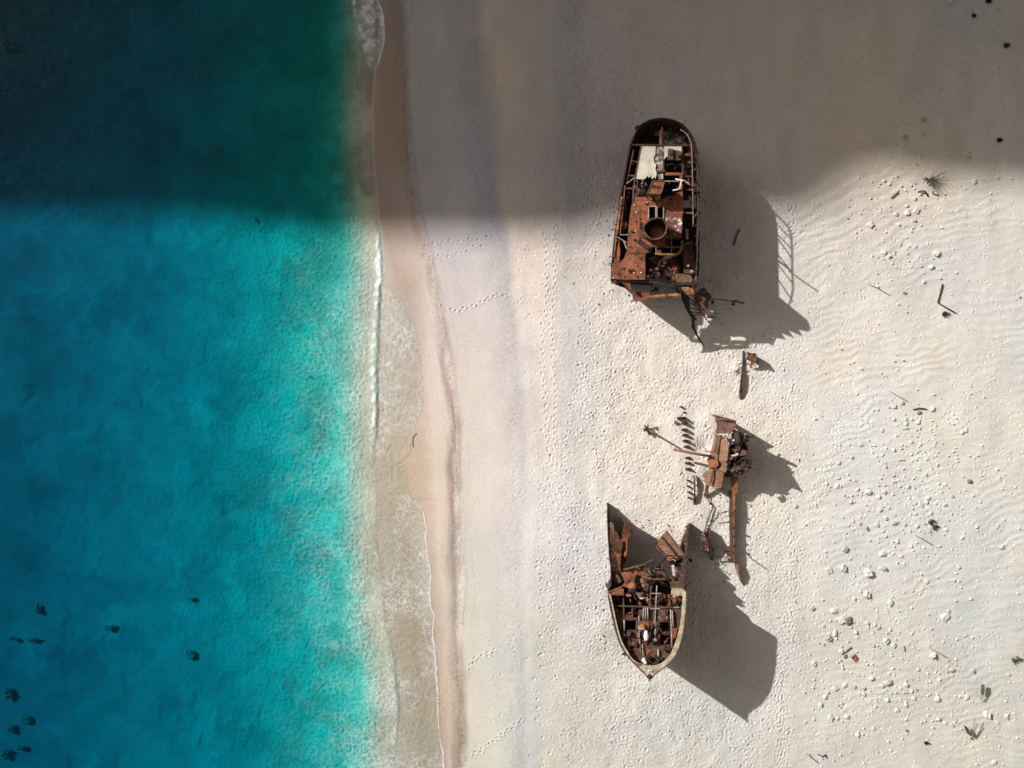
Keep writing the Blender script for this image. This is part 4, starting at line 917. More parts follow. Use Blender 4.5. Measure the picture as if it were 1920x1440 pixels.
# winch
m_ = MB()
m_.tube([W(*F(590, 760), 6.35), W(*F(765, 770), 6.35)], .11, 12)
for u in (595, 640, 745): m_.lathe(W(*F(u, 762), 6.35), [(0, .06), (.27, .06), (.27, -.06), (0, -.06)], 16, (1, 0, 0))
m_.bar(W(*F(620, 720), 6.1), W(*F(620, 810), 6.1), .12, .4); m_.bar(W(*F(735, 720), 6.1), W(*F(735, 810), 6.1), .12, .4)
wch = m_.build('anchor_winch', M['dark'], bow)
sub('winch_housing', M['white'], wch, MB().blob(W(*F(695, 775), 6.5), (.24, .5, .28), 3, 3, .08), smooth=True)
sub('brake_lever', M['pipe'], wch, MB().tube([W(*F(600, 700), 6.4), W(*F(590, 800), 6.7)], .04, 7))
sub('gear_case', M['ochre'], wch, MB().blob(W(*F(640, 640), 6.35), (.3, .22, .2), 9, 2, .3))
MB().lathe(W(*F(662, 1118), 5.9), [(0, .72), (.12, .72), (.16, .66), (.16, .6), (.12, .55), (.12, .05), (.2, 0)], 16).build('capstan', M['white'], bow)
for (u, v) in [(820, 1060), (845, 1130), (895, 1080), (700, 1080), (720, 1060), (940, 960), (1010, 945)]:
    MB().lathe(W(*F(u, v), 5.85), [(0, .4), (.14, .4), (.15, .33), (.11, .3), (.11, 0)], 12).build('mooring_bitt', M['dark'], bow)
MB().lathe(W(*F(690, 985), 5.88), [(0, .03), (.5, .03), (.5, 0)], 4).build('deck_plate', M['orange'], bow)
bars(bow, 'anchor_chain', 'dark', [(F(380, 620, 5.9), F(420, 1000, 5.9)), (F(430, 780, 5.95), F(460, 830, 5.95)), (F(700, 850, 6), F(695, 900, 6))], .12, .08)
# gear inside the open hold
MB().plate(rag(P3(F, (850, 190), (1030, 190), (1040, 360), (850, 360)), 3, .6), .06, [hz(890, 290, 985, 352)], z=5.3).build('store_deck', M['orange'], bow)
MB().lathe(W(*F(1135, 245), 5.6), [(0, .1), (.3, .12), (.42, .06), (.46, -.06), (.4, -.2), (0, -.2)], 22).build('coiled_float', M['ochre'], bow)
MB().plate(rag(P3(F, (1060, 100), (1200, 100), (1262, 150), (1265, 205), (1160, 205), (1050, 195)), 3, .5), .1, z=6.3).build('cream_bulwark_top', M['cream'], bow)
MB().plate(rag(P3(F, (1030, 5), (1190, 0), (1250, 90), (1050, 100)), 3, .5), .05, z=4.8).build('side_plate', M['brown'], bow)
MB().plate(rag(P3(F, (155, 160), (300, 95), (375, 110), (375, 190), (190, 180)), 3, .5), .06, z=6.25).build('torn_deck_corner', M['orange'], bow)
bars(bow, 'torn_deck_edge', 'tan', [(F(150, 160, 6.3), F(345, 78, 6.1)), (F(190, 182, 6.3), F(375, 190, 6.3))], .1, .12)
MB().plate(rag(P3(F, (545, 160), (600, 165), (650, 240), (590, 235)), 3, .4), .05, z=5.7).build('torn_plate', M['tan'], bow)
MB().plate(rag(P3(F, (588, 230), (650, 235), (655, 250), (610, 255)), 3, .4), .05, z=5.8).build('torn_plate', M['white'], bow)
MB().plate(rag(P3(F, (260, 440), (350, 430), (370, 490), (270, 490)), 3, .5), .06, z=5.4).build('store_deck', M['orange'], bow)
MB().plate(rag(P3(F, (280, 540), (370, 540), (360, 570), (290, 580)), 3, .5), .06, z=5.9).build('store_deck', M['orange'], bow)
bars(bow, 'brace', 'orange', [(F(380, 480, 5.7), F(490, 440, 5.7)), (F(400, 490, 5.7), F(495, 492, 5.7))], .12, .12)
MB().lathe(W(*F(495, 145), 5.2), [(0, .25), (.14, .25), (.22, .15), (.3, .15), (.3, -.4)], 14).build('pump_head', M['dark'], bow)
junk(bow, *F(400, 60), *F(760, 340), 20, 3.2, 5.4, 77)
junk(bow, *F(250, 380), *F(1000, 520), 12, 4.2, 5.5, 78, ('dark', 'brown', 'orange', 'pipe'))
junk(bow, *F(560, 560), *F(900, 860), 16, 5.9, 6.2, 79, ('dark', 'brown', 'tan', 'pipe', 'dark'))
junk(bow, *F(830, 200), *F(1150, 380), 12, 5.0, 5.8, 80, ('dark', 'brown', 'ochre', 'dark'))
junk(bow, *F(380, 700), *F(560, 1080), 6, 5.9, 6.0, 81, ('dark', 'brown'))
# wreckage of the broken-open end
MB().plate(rag(P3(E, (270, 920), (380, 915), (470, 940), (440, 1040), (480, 1110), (400, 1120), (340, 1090), (290, 1080), (350, 1030)), 3, 1), .08, z=4.6).build('collapsed_plate', M['orange'], bow)
MB().lathe(W(*E(425, 1090), 4.9), [(0, .4), (.15, .4), (.3, .25), (.4, 0), (.4, -.6)], 16).build('ventilator_base', M['orange'], bow, True)
for (u, v, w_, h_) in [(560, 1010, .5, .38), (575, 1105, .48, .6), (465, 970, .25, .5)]:
    MB().blob(W(*E(u, v), 4.0), (w_, h_, .45), u, 3, .1).build('rusted_tank', M['tan'] if u > 500 else M['orange'], bow, True)
MB().plate(rag(P3(E, (330, 320, 3.5), (385, 350, 3.4), (400, 470, 3.0), (362, 500, 3.0), (362, 640, 3.1), (335, 770, 3.2), (295, 880, 3.4), (310, 700, 3.0), (295, 690, 2.9), (298, 460, 3.1)), 3, .5), .06).build('standing_bulkhead', M['orange'], bow)
# the same bulkhead as an upright wall
def wall(pts, th=.06):
    m_ = MB(); vs = []; fs = []
    for i, (x, y, zt, zb) in enumerate(pts):
        t = W(x, y, zt); b = Vector((t.x, t.y, zb))
        a_ = pts[max(i - 1, 0)]; c_ = pts[min(i + 1, len(pts) - 1)]
        d = Vector((c_[0] - a_[0], -(c_[1] - a_[1]), 0)).normalized(); nn = Vector((-d.y, d.x, 0)) * th
        vs += [b, t, b + nn, t + nn]
    for i in range(len(pts) - 1):
        a, b = i * 4, i * 4 + 4
        fs += [(a, b, b + 1, a + 1), (a + 2, a + 3, b + 3, b + 2), (a + 1, b + 1, b + 3, a + 3), (a, a + 2, b + 2, b)]
    fs += [(0, 1, 3, 2)]; e = (len(pts) - 1) * 4; fs += [(e, e + 2, e + 3, e + 1)]
    m_.add(vs, fs); return m_
wall([(1172, 981, 3.5, -.5), (1178, 986, 3.1, -.5), (1179, 1003, 2.6, -.5), (1176.5, 1030, 2.8, -.5), (1173, 1050, 3.2, -.5), (1166, 1067, 3.3, -.5)]).build('bulkhead', M['brown'], bow)
MB().plate(rag([(*E(u, v), z_) for u, v, z_ in ((150, 330, 3.0), (200, 345, 2.8), (255, 470, 3.0), (300, 640, 3.1), (285, 820, 3.5), (262, 930, 3.8), (185, 905, 4.1), (165, 740, 4.05), (148, 500, 3.5))], 4, .6), .06).build('leaning_hull_plate', M['tan'], bow)
wall([(1140.5, 960, 1.7, -.6), (1143, 980, 2.5, -.6), (1145, 1000, 3.0, -.6)]).build('inner_skin', M['brown'], bow)
for pl, mt, z in [(((150, 310), (195, 330), (205, 470), (200, 520), (160, 520)), 'tan', 3.1), (((160, 525), (295, 520), (300, 640), (200, 660), (165, 640)), 'brown', 3.3), (((165, 660), (290, 700), (275, 735), (275, 930), (230, 960), (180, 900), (160, 740)), 'orange', 3.7), (((205, 420), (290, 440), (290, 510), (205, 500)), 'tan', 2.4), (((190, 900), (240, 940), (285, 1030), (250, 1045), (200, 960)), 'tan', 3.9), (((165, 1000), (300, 1050), (290, 1090), (170, 1095)), 'brown', 3.4)]:
    MB().plate(rag(P3(E, *pl), 4, .8), .06, z=z).build('inner_hull_plate', M[mt], bow)
pipes(bow, 'bent_cable', 'dark', [[E(190, 540, 2.6), E(230, 515, 2.7), E(290, 515, 2.8), E(360, 520, 2.9)], [E(185, 620, 2.5), E(220, 660, 2.4), E(260, 680, 2.5), E(300, 680, 2.6)], [E(205, 800, 2.8), E(220, 860, 3.1), E(250, 905, 3.0)], [E(395, 440, 3.0), E(405, 400, 3.2), E(440, 395, 3.1)], [E(290, 880, 3.2), E(360, 680, 3.4), E(400, 600, 3.3)]], .04)
bars(bow, 'broken_beam', 'tan', [(E(310, 885, 3.5), E(560, 820, 3.3)), (E(560, 820, 3.3), E(650, 770, 3.0)), (E(490, 935, 4.9), E(640, 1000, 4.8)), (E(640, 1000, 4.7), E(810, 995, 4.4))], .11, .11)
bars(bow, 'broken_beam', 'dark', [(E(650, 870, 3.5), E(850, 715, 2.8)), (E(690, 850, 3.5), E(830, 745, 2.9)), (E(600, 880, 3.6), E(720, 1000, 3.8)), (E(850, 715, 2.8), E(1060, 720, 2.4)), (E(640, 800, 3.2), E(700, 790, 3.0)), (E(790, 880, 3.0), E(930, 1005, 3.2)), (E(985, 905, 2.5), E(1030, 945, 2.9)), (E(560, 830, 3.2), E(660, 1030, 3.8))], .1, .12)
MB().plate(rag(P3(E, (630, 900), (680, 890), (720, 990), (660, 1000), (630, 960)), 3, .6), .06, z=3.8).build('torn_plate', M['wood'], bow)
MB().plate(rag(P3(E, (700, 850), (760, 830), (790, 880), (820, 960), (750, 990), (715, 920)), 3, .8), .06, z=3.2).build('torn_plate', M['brown'], bow)
MB().plate(rag(P3(E, (870, 1030), (1040, 1020), (1050, 1100), (880, 1110)), 4, .6), .06, z=3.8).build('side_plate', M['brown'], bow)
MB().plate(rag(P3(E, (1000, 960), (1060, 950), (1065, 1040), (970, 1020)), 3, .8), .06, z=3.0).build('side_plate', M['brown'], bow)
MB().plate(rag(P3(E, (700, 1020), (860, 1020), (850, 1100), (720, 1100)), 4, .6), .06, z=2.2).build('lower_deck', M['dark'], bow)
junk(bow, *E(300, 900), *E(680, 1090), 22, 3.0, 4.6, 91)
junk(bow, *E(520, 800), *E(780, 960), 10, 2.0, 3.6, 92, ('dark', 'brown', 'tan'))
for i in range(7):
    y = 985 + i * 17 + rnd.uniform(-4, 4); MB().tube([W(1289, y, 1.5 + i * .3), W(1289 + rnd.uniform(-4, 5), y + rnd.uniform(-4, 4), 2.2 + i * .3)], .05, 6).build('torn_strut', M['dark'], bow)
for (u, v) in [(1120, 350), (1145, 370), (1140, 460), (1115, 770), (1100, 400)]:
    MB().plate(rag([(x, y, 1.3) for x, y in [E(u - 18, v - 22), E(u + 20, v - 16), E(u + 24, v + 22), E(u - 14, v + 26)]], 2, .8), .06).build('torn_plate', M['dark'], bow)

# ---------- collapsed midships section
base = W(1360, 870, 0); mid = thing('midships_wreck', 'collapsed heap of rusty midships plates with a long pole sticking out to the left', 'shipwreck', (base.x, base.y, 0), 'broken sections of the rusted ship')
MB().plate(rag(P3(D, (1092, 262, 1.2), (1160, 300, 1.8), (1245, 305, 2.5), (1310, 335, 2.8), (1372, 340, 2.9), (1378, 375, 2.7), (1340, 440, 2.5), (1300, 505, 2.3), (1200, 500, 1.8), (1120, 500, 1.4), (1128, 400, 1.5)), 3, .7), .06).build('curled_plate', M['brown'], mid)
wall([(*D(1094, 264), 1.3, -.4), (*D(1245, 305), 2.6, -.4), (*D(1375, 342), 2.9, -.4)]).build('curled_plate_edge', M['brown'], mid)
main = P3(D, (1105, 522, 1.8), (1190, 520, 2.2), (1240, 575, 2.6), (1292, 640, 3.0), (1285, 740, 3.0), (1262, 840, 2.9), (1235, 850, 2.8), (1265, 900, 2.9), (1240, 1000, 2.7), (1120, 955, 2.1), (1085, 940, 1.9), (1030, 925, 1.5), (1000, 850, 1.3), (1030, 780, 1.5), (1060, 700, 1.6), (1085, 600, 1.7))
MB().plate(rag(main, 4, .35), .07).build('main_plate', M['tan'], mid)
low = P3(D, (990, 1008, 1.0), (1030, 930, 1.4), (1120, 960, 2.0), (1215, 1010, 2.5), (1205, 1090, 2.1), (1180, 1190, 1.6), (1110, 1212, 1.4), (1000, 1160, .9), (935, 1100, .6), (975, 1085, .8), (940, 1050, .6), (950, 1010, .7))
MB().plate(rag(low, 4, .5), .07).build('lower_plate', M['tan'], mid)
bars(mid, 'plate_rib', 'tan', [(D(1160, 530, 2.15), D(1120, 760, 2.15)), (D(1085, 960, 1.95), D(1035, 1150, 1.4)), (D(1195, 870, 2.6), D(1255, 915, 2.95)), (D(1130, 540, 2.0), D(1090, 740, 1.9))], .16, .1)
bars(mid, 'seam', 'dark', [(D(1175, 530, 2.25), D(1130, 850, 2.3)), (D(1030, 925, 1.6), D(1235, 1005, 2.8)), (D(1090, 965, 2.0), D(1045, 1160, 1.4)), (D(1130, 850, 2.3), D(1260, 920, 2.95)), (D(1285, 640, 3.05), D(1262, 830, 3.0)), (D(1100, 520, 1.9), D(1300, 545, 2.7))], .05, .08)
MB().plate(rag(P3(D, (1040, 830, 2.0), (1130, 835, 2.6), (1150, 900, 2.6), (1120, 950, 2.3), (1020, 930, 1.9)), 3, .3), .3).build('dented_cowl', M['orange'], mid)
m_ = MB(); m_.tube([WP(D(570, 705, 1.6)), WP(D(800, 750, 1.8)), WP(D(1060, 795, 2.0))], .12, 12); m_.build('long_pole', M['tan'], mid, True)
bars(mid, 'torn_strut', 'tan', [(D(935, 655, .8), D(1000, 715, 1.3)), (D(1000, 715, 1.3), D(1080, 745, 1.8)), (D(950, 720, .9), D(1060, 745, 1.6)), (D(1150, 560, 2.3), D(1340, 535, 3.0)), (D(1075, 505, 1.6), D(1120, 510, 1.8)), (D(1100, 450, 1.4), D(1120, 480, 1.6))], .07, .07)
for pl, mt in [(((1330, 490, 3.0), (1400, 470, 3.4), (1455, 490, 3.5), (1465, 570, 3.3), (1420, 640, 3.1), (1360, 600, 2.8)), 'dark'), (((1300, 640, 2.4), (1380, 620, 2.6), (1470, 640, 3.0), (1540, 760, 3.1), (1580, 830, 3.3), (1570, 900, 3.0), (1540, 980, 2.8), (1440, 1010, 2.4), (1300, 960, 2.0), (1280, 800, 2.0)), 'dark'), (((1400, 700, 2.9), (1500, 720, 3.1), (1510, 780, 3.1), (1420, 790, 2.9)), 'brown'), (((1340, 700, 2.8), (1480, 710, 3.0), (1480, 760, 3.0), (1350, 750, 2.8)), 'orange'), (((1310, 930, 2.4), (1400, 925, 2.6), (1440, 950, 2.6), (1400, 1040, 2.3), (1360, 1030, 2.2), (1310, 1000, 2.2)), 'tan'), (((1500, 600, 3.2), (1535, 690, 3.3), (1590, 830, 3.6), (1560, 815, 3.4)), 'dark'), (((1240, 560, 2.5), (1330, 560, 2.9), (1320, 650, 2.8), (1295, 640, 2.7)), 'dark'), (((1230, 1000, 2.2), (1320, 960, 2.3), (1330, 1060, 1.9), (1240, 1060, 1.8)), 'dark')]:
    MB().plate(rag(P3(D, *pl), 3, .9), .07).build('twisted_plate', M[mt], mid)
MB().tube([WP(D(1385, 500, 3.3)), WP(D(1400, 590, 3.4)), WP(D(1430, 640, 3.3))], .28, 12).build('bent_trunk', M['dark'], mid, True)
MB().plate(rag(P3(D, (1305, 785, 3.2), (1390, 752, 3.5), (1410, 770, 3.5), (1340, 800, 3.2)), 3, .3), .05).build('white_painted_scrap', M['white'], mid)
MB().plate(rag(P3(D, (1285, 810, 3.0), (1335, 800, 3.2), (1325, 835, 3.1), (1295, 835, 3.0)), 3, .3), .05).build('pink_painted_scrap', M['flaky'], mid)
wall([(*D(1500, 600), 3.3, 0), (*D(1545, 720), 3.6, -.3), (*D(1580, 830), 3.9, -.4), (*D(1570, 870), 2.6, -.4), (*D(1565, 900), 3.0, -.4), (*D(1545, 960), 2.2, -.4), (*D(1480, 1000), 2.4, -.4), (*D(1420, 1030), 1.8, -.4)]).build('jagged_side_wall', M['dark'], mid)
wall([(*D(1400, 470), 3.4, -.3), (*D(1440, 480), 3.7, -.3), (*D(1465, 530), 3.2, -.3), (*D(1480, 580), 3.6, -.3)]).build('jagged_side_wall', M['dark'], mid)
wall([(*D(1285, 640), 3.0, -.4), (*D(1300, 800), 2.9, -.4), (*D(1280, 950), 2.6, -.4)]).build('inner_bulkhead', M['dark'], mid)
wall([(*D(1470, 600), 3.2, -.4), (*D(1380, 780), 3.0, -.4), (*D(1330, 950), 2.4, -.4)]).build('inner_bulkhead', M['dark'], mid)
wall([(*D(1180, 1190), 1.5, -.4), (*D(1205, 1090), 2.0, -.4), (*D(1240, 1010), 2.4, -.4), (*D(1300, 1000), 2.2, -.4)]).build('inner_bulkhead', M['dark'], mid)
junk(mid, *D(1310, 500), *D(1560, 1000), 24, 2.4, 3.6, 55, ('dark', 'dark', 'brown', 'ochre'))
MB().plate(rag(P3(D, (1290, 1040, 1.6), (1400, 1060, 1.8), (1390, 1260, 1.2), (1360, 1275, 1.1), (1320, 1250, 1.1), (1300, 1100, 1.4)), 3, .6), .07).build('tapered_plate', M['orange'], mid)
sp = P3(E, (1612, -60, 1.0), (1655, -60, 1.0), (1655, 150, 1.0), (1652, 180, 1.0), (1645, 380, .95), (1640, 600, .95), (1652, 800, .9), (1632, 800, .9), (1618, 600, .95), (1612, 200, 1.0))
MB().plate(rag(sp, 4, .3), .08).build('long_keel_strip', M['orange'], mid)
wall([(*E(1610, -60), 1.0, -.3), (*E(1612, 200), 1.0, -.3), (*E(1618, 600), .95, -.3), (*E(1634, 800), .9, -.3)]).build('long_keel_strip_side', M['dark'], mid)
for (u, v) in [(1652, 178), (1640, 385), (1636, 595), (1625, 480)]:
    MB().blob(WP(E(u, v, 1.1)), (.12, .1, .15), u, 1, .3).build('rivet_lump', M['dark'], mid)
MB().plate(rag(P3(D, (985, 1155, .8), (1030, 1170, .9), (1010, 1310, .3), (985, 1330, .2), (955, 1300, .2)), 3, .6), .06).build('torn_leg', M['brown'], mid)
pipes(mid, 'trailing_cable', 'dark', [[D(1005, 1300, .35), D(1020, 1370, .25), D(1060, 1420, .2), E(1360, 80, .2), E(1395, 135, .2), E(1350, 230, .2), E(1310, 350, .25), E(1280, 440, .3)]], .045)
for pl in [((1530, 600), (1620, 600), (1620, 655), (1500, 655)), ((1490, 640), (1620, 662), (1620, 690), (1530, 680)), ((1540, 680), (1640, 690), (1640, 740), (1560, 730)), ((1560, 740), (1645, 745), (1660, 805), (1570, 800))]:
    MB().plate(rag([(*E(u, v), .6 + rnd.uniform(-.1, .2)) for u, v in pl], 3, .7), .06).build('rib_scrap', M['brown'], mid)
wall([(*E(1680, 815), .75, -.2), (*E(1690, 900), .9, -.2), (*E(1715, 1010), .6, -.2), (*E(1755, 1080), .1, -.2)]).build('buried_plate_edge', M['tan'], mid)
MB().tube([WP(E(1640, 600, .9)), W(1378, 1030, 1.3), W(1379, 1034, 2.4)], .06, 6).build('upright_spike', M['dark'], mid)
pipes(mid, 'curved_rod', 'dark', [[E(1615, 180, 1.1), E(1600, 200, 1.5), E(1540, 180, 1.4), E(1460, 220, .9), E(1400, 300, .2)]], .04)

# ---------- smaller pieces of the wreck lying about
def piece(name, mat, pls, walls_, label, cat, x, y, group=None):
    o = thing(name, label, cat, (W(x, y).x, W(x, y).y, gz(x, y)), group)
    return o
o = piece('wreck_fragment', None, None, None, 'yellow-brown torn fragment standing in the sand just below the stern shadow', 'wreckage', 1408, 672, 'loose fragments of the ship')
MB().plate(rag([(1402, 668, .9), (1410, 664, 1.3), (1418, 668, 1.3), (1418, 680, .8), (1411, 686, .5), (1405, 688, .3), (1408, 678, .6)], 3, .8), .05).build('torn_plate', M['ochre'], o)
wall([(1400, 661, .8, -.2), (1410, 664, 1.3, -.2), (1416, 663, 1.1, -.2), (1419, 672, 1.4, -.2), (1421, 682, .6, -.2)]).build('upright_plate', M['dark'], o)
wall([(1397, 658, .5, -.2), (1402, 666, .7, -.2), (1400, 672, .4, -.2)]).build('upright_plate', M['pipe'], o)
o = piece('buried_plank', None, None, None, 'long thin rusty plank edge half buried and pointing at the stern', 'wreckage', 1391, 710, 'loose fragments of the ship')
wall([(1393.5, 657, .15, -.2), (1393, 680, .22, -.2), (1391, 705, .4, -.2), (1388, 730, .4, -.2), (1387, 748, .15, -.2)], .07).build('plank_edge', M['dark'], o)
MB().plate(rag([(1391, 692, .42), (1394, 700, .4), (1394.5, 728, .35), (1392.5, 745, .2), (1387, 747, .2), (1388, 725, .4)], 3, .6), .05).build('plank_face', M['brown'], o)
o = piece('wreck_fragment', None, None, None, 'narrow spiny rusted beam half buried between the midships heap and the rib stubs', 'wreckage', 1302, 915, 'loose fragments of the ship')
MB().plate(rag([(1301, 889, .5), (1304, 900, .7), (1304, 925, .6), (1306, 941, .4), (1300.5, 941, .4), (1302, 920, .6)], 2, .4), .25).build('spine', M['dark'], o)
for i in range(9):
    y = 893 + i * 5.5; MB().tube([W(1302.5, y, .5), W(1302.5 + (7 if i % 2 else -5) * rnd.uniform(.6, 1.2), y + rnd.uniform(-2, 3), .35)], .03, 5).build('spine_barb', M['brown'], o)
MB().plate(rag([(1300, 941, .35), (1305, 940, .35), (1304, 946, .2), (1300, 946, .2)], 2, .6), .1).build('scrap_end', M['orange'], o)
o = piece('wreck_fragment', None, None, None, 'twisted frame of dark ribs in the sand just right of the bow\'s broken end', 'wreckage', 1327, 1025, 'loose fragments of the ship')
for pl, mt in [(((1245, 500), (1290, 480), (1330, 560), (1335, 640), (1250, 665)), 'brown'), (((1280, 440), (1330, 430), (1345, 500), (1290, 490)), 'dark'), (((1250, 560), (1300, 540), (1300, 600), (1255, 640)), 'ochre')]:
    MB().plate(rag([(*E(u, v), 1.0 + rnd.uniform(-.2, .3)) for u, v in pl], 3, .9), .06).build('torn_plate', M[mt], o)
wall([(*E(1335, 400), .9, -.2), (*E(1345, 500), 1.4, -.2), (*E(1355, 600), 1.2, -.2), (*E(1360, 700), .9, -.2), (*E(1368, 770), .3, -.2)], .1).build('rib_post', M['dark'], o)
for (a, b, c_, d_) in [(1345, 560, 1390, 640), (1355, 650, 1400, 660), (1250, 660, 1350, 670), (1365, 720, 1560, 735), (1270, 470, 1335, 440), (1255, 540, 1340, 560), (1360, 740, 1400, 700)]:
    MB().bar(WP(E(a, b, 1.0)), WP(E(c_, d_, .6)), .07, .08).build('cross_strut', M['dark'], o)
o = piece('wreck_fragment', None, None, None, 'ribbed brown hatch lid lying tilted across the broken end of the bow section', 'wreckage', 1257, 1020, 'loose fragments of the ship')
lid = P3(E, (830, 418, 2.2), (870, 470, 2.2), (1070, 725, 2.2), (1055, 745, 2.2), (950, 715, 2.0), (820, 722, 1.5), (700, 620, 1.3), (680, 580, 1.3), (740, 520, 1.6))
MB().plate(rag(lid, 5, .4), .12).build('lid_plate', M['tan'], o)
bars(o, 'lid_rib', 'brown', [(E(765, 490, 1.95), E(930, 700, 2.15)), (E(690, 580, 1.5), E(815, 720, 1.65)), (E(835, 425, 2.3), E(1060, 725, 2.3))], .14, .14)
MB().plate(rag(P3(E, (690, 600, 1.2), (820, 730, 1.4), (860, 740, 1.5), (800, 700, 1.1), (710, 650, 1.0)), 4, .6), .06).build('lid_flange', M['brown'], o)
for (u, v, mt) in [(870, 745, 'orange'), (930, 725, 'tan'), (980, 780, 'dark'), (1030, 790, 'dark'), (900, 800, 'brown'), (1010, 740, 'dark'), (955, 820, 'dark')]:
    MB().plate(rag([(*E(u + 42 * math.cos(t + u), v + 34 * math.sin(t + u)), 2.0 + rnd.uniform(-.4, .3)) for t in (0, 1, 2.1, 3.2, 4.1, 5.2)], 3, .8), .08).build('crumpled_plate', M[mt], o)
# row of rib stubs
ys = [(1278, 764, 3, 'rust'), (1283, 774, 1, 0), (1281, 784, 14, 1), (1284, 794, 12, 1), (1284, 806, 12, 1), (1285, 816, 11, 1), (1286, 827, 11, 1), (1288, 838, 9, 1), (1290, 859, 6, 1), (1291, 869, 8, 1), (1291, 880, 8, 1), (1291, 902, 5, 1), (1291, 913, 4, 1), (1292, 924, 4, 1), (1292, 934, 3, 1)]
ordn = ['first', 'second', 'third', 'fourth', 'fifth', 'sixth', 'seventh', 'eighth', 'ninth', 'tenth', 'eleventh', 'twelfth', 'thirteenth', 'fourteenth', 'last']
for i, (x, y, w_, _) in enumerate(ys):
    h = 0.12 + w_ * 0.048; g0 = gz(x, y)
    o = wall([(x - 6, y + 1, g0 + h * .2, g0 - .2), (x - 4, y + .3, g0 + h * .55, g0 - .2), (x, y - .5, g0 + h, g0 - .2), (x + 3, y - .6, g0 + h * .8, g0 - .2), (x + 5, y, g0 + h * .3, g0 - .2)] if w_ > 5 else [(x - 2.5, y, g0 + h, g0 - .2), (x, y - .5, g0 + h * 1.3, g0 - .2), (x + 2.5, y, g0 + h * .6, g0 - .2)], .09).build('hull_rib_stub', M['dark'])
    bs = W(x, y, g0); o.data.transform(Matrix.Translation(-bs)); o.location = bs
    tag(o, f'{"small" if w_ < 6 else "toothed"} rusty rib stub, {ordn[i]} from the top of the row left of the midships heap', 'rib stub', 'row of buried rib stubs')
o = single('wreck_fragment', M['brown'], MB().plate(rag([(*D(618, 290), .45), (*D(690, 282), .5), (*D(735, 300), .4), (*D(700, 312), .35), (*D(650, 318), .35), (*D(620, 318), .35)], 2, .5), .3), 'small flat brown scrap at the top end of the rib row', 'wreckage', W(1275, 784, gz(1275, 784)), 'loose fragments of the ship')
o = single('orange_scrap', M['ochre'], MB().plate(rag([(1264, 791, .25), (1268, 789, .35), (1271, 793, .3), (1267, 796, .25)], 2, .5), .25), 'tiny orange scrap on the sand left of the rib row', 'wreckage', W(1267, 793, gz(1267, 793)), 'loose fragments of the ship')
# leaning post with its anchor-like dark head on the left
o = thing('leaning_post', 'lone rusty post with a tangled black foot far left of the midships heap', 'post', (W(1216, 806).x, W(1216, 806).y, gz(1216, 806)))
MB().tube([W(1217, 807, 0), W(1228, 811, 2.1)], .11, 10, .08).build('shaft', M['orange'], o, True)
for (a, b) in [((1206, 804), (1214, 806)), ((1209, 798), (1214, 806)), ((1215, 797), (1214, 805)), ((1207, 808), (1214, 807)), ((1219, 815), (1213, 805)), ((1210, 801), (1217, 810))]:
    MB().bar(W(*a, .3), W(*b, .5), .14, .12).build('tangled_prong', M['black'], o)
single('plastic_scrap', M['mint'], MB().plate(rag([(1219, 797, .35), (1222, 793, .5), (1224.5, 799, .4), (1222, 801, .3)], 2, .4), .12), 'pale mint plastic scrap beside the lone post', 'litter', W(1222, 797, gz(1222, 797)))

# sand blown into the open hulls and flakes of rust on the sand around them
r_f = random.Random(41)
mbf = MB()
for (cx, cy, sx, sy, n_) in [(1225, 545, 60, 14, 60), (1150, 470, 10, 40, 30), (1345, 860, 50, 60, 110), (1215, 1000, 60, 30, 70), (1335, 1010, 40, 40, 70), (1135, 1150, 8, 60, 25), (1400, 690, 14, 25, 20), (1320, 560, 40, 40, 40)]:
    for i in range(n_):
        px, py = r_f.gauss(cx, sx), r_f.gauss(cy, sy); g0 = gz(px, py); s_ = r_f.uniform(.6, 2.0) * r_f.choice((.6, 1, 1.3))
        a = r_f.uniform(0, 6.28)
        mbf.plate([(px + s_ * math.cos(a + t) * r_f.uniform(.5, 1), py + s_ * math.sin(a + t) * r_f.uniform(.5, 1), g0 + .04 + r_f.uniform(0, .05)) for t in (0, 1.4, 2.9, 4.4)], .03)
fl = mbf.build('rust_flakes', M['brown']); tag(fl, 'countless flakes of rust strewn on the sand round the wreck sections', 'rust flakes', kind='stuff')

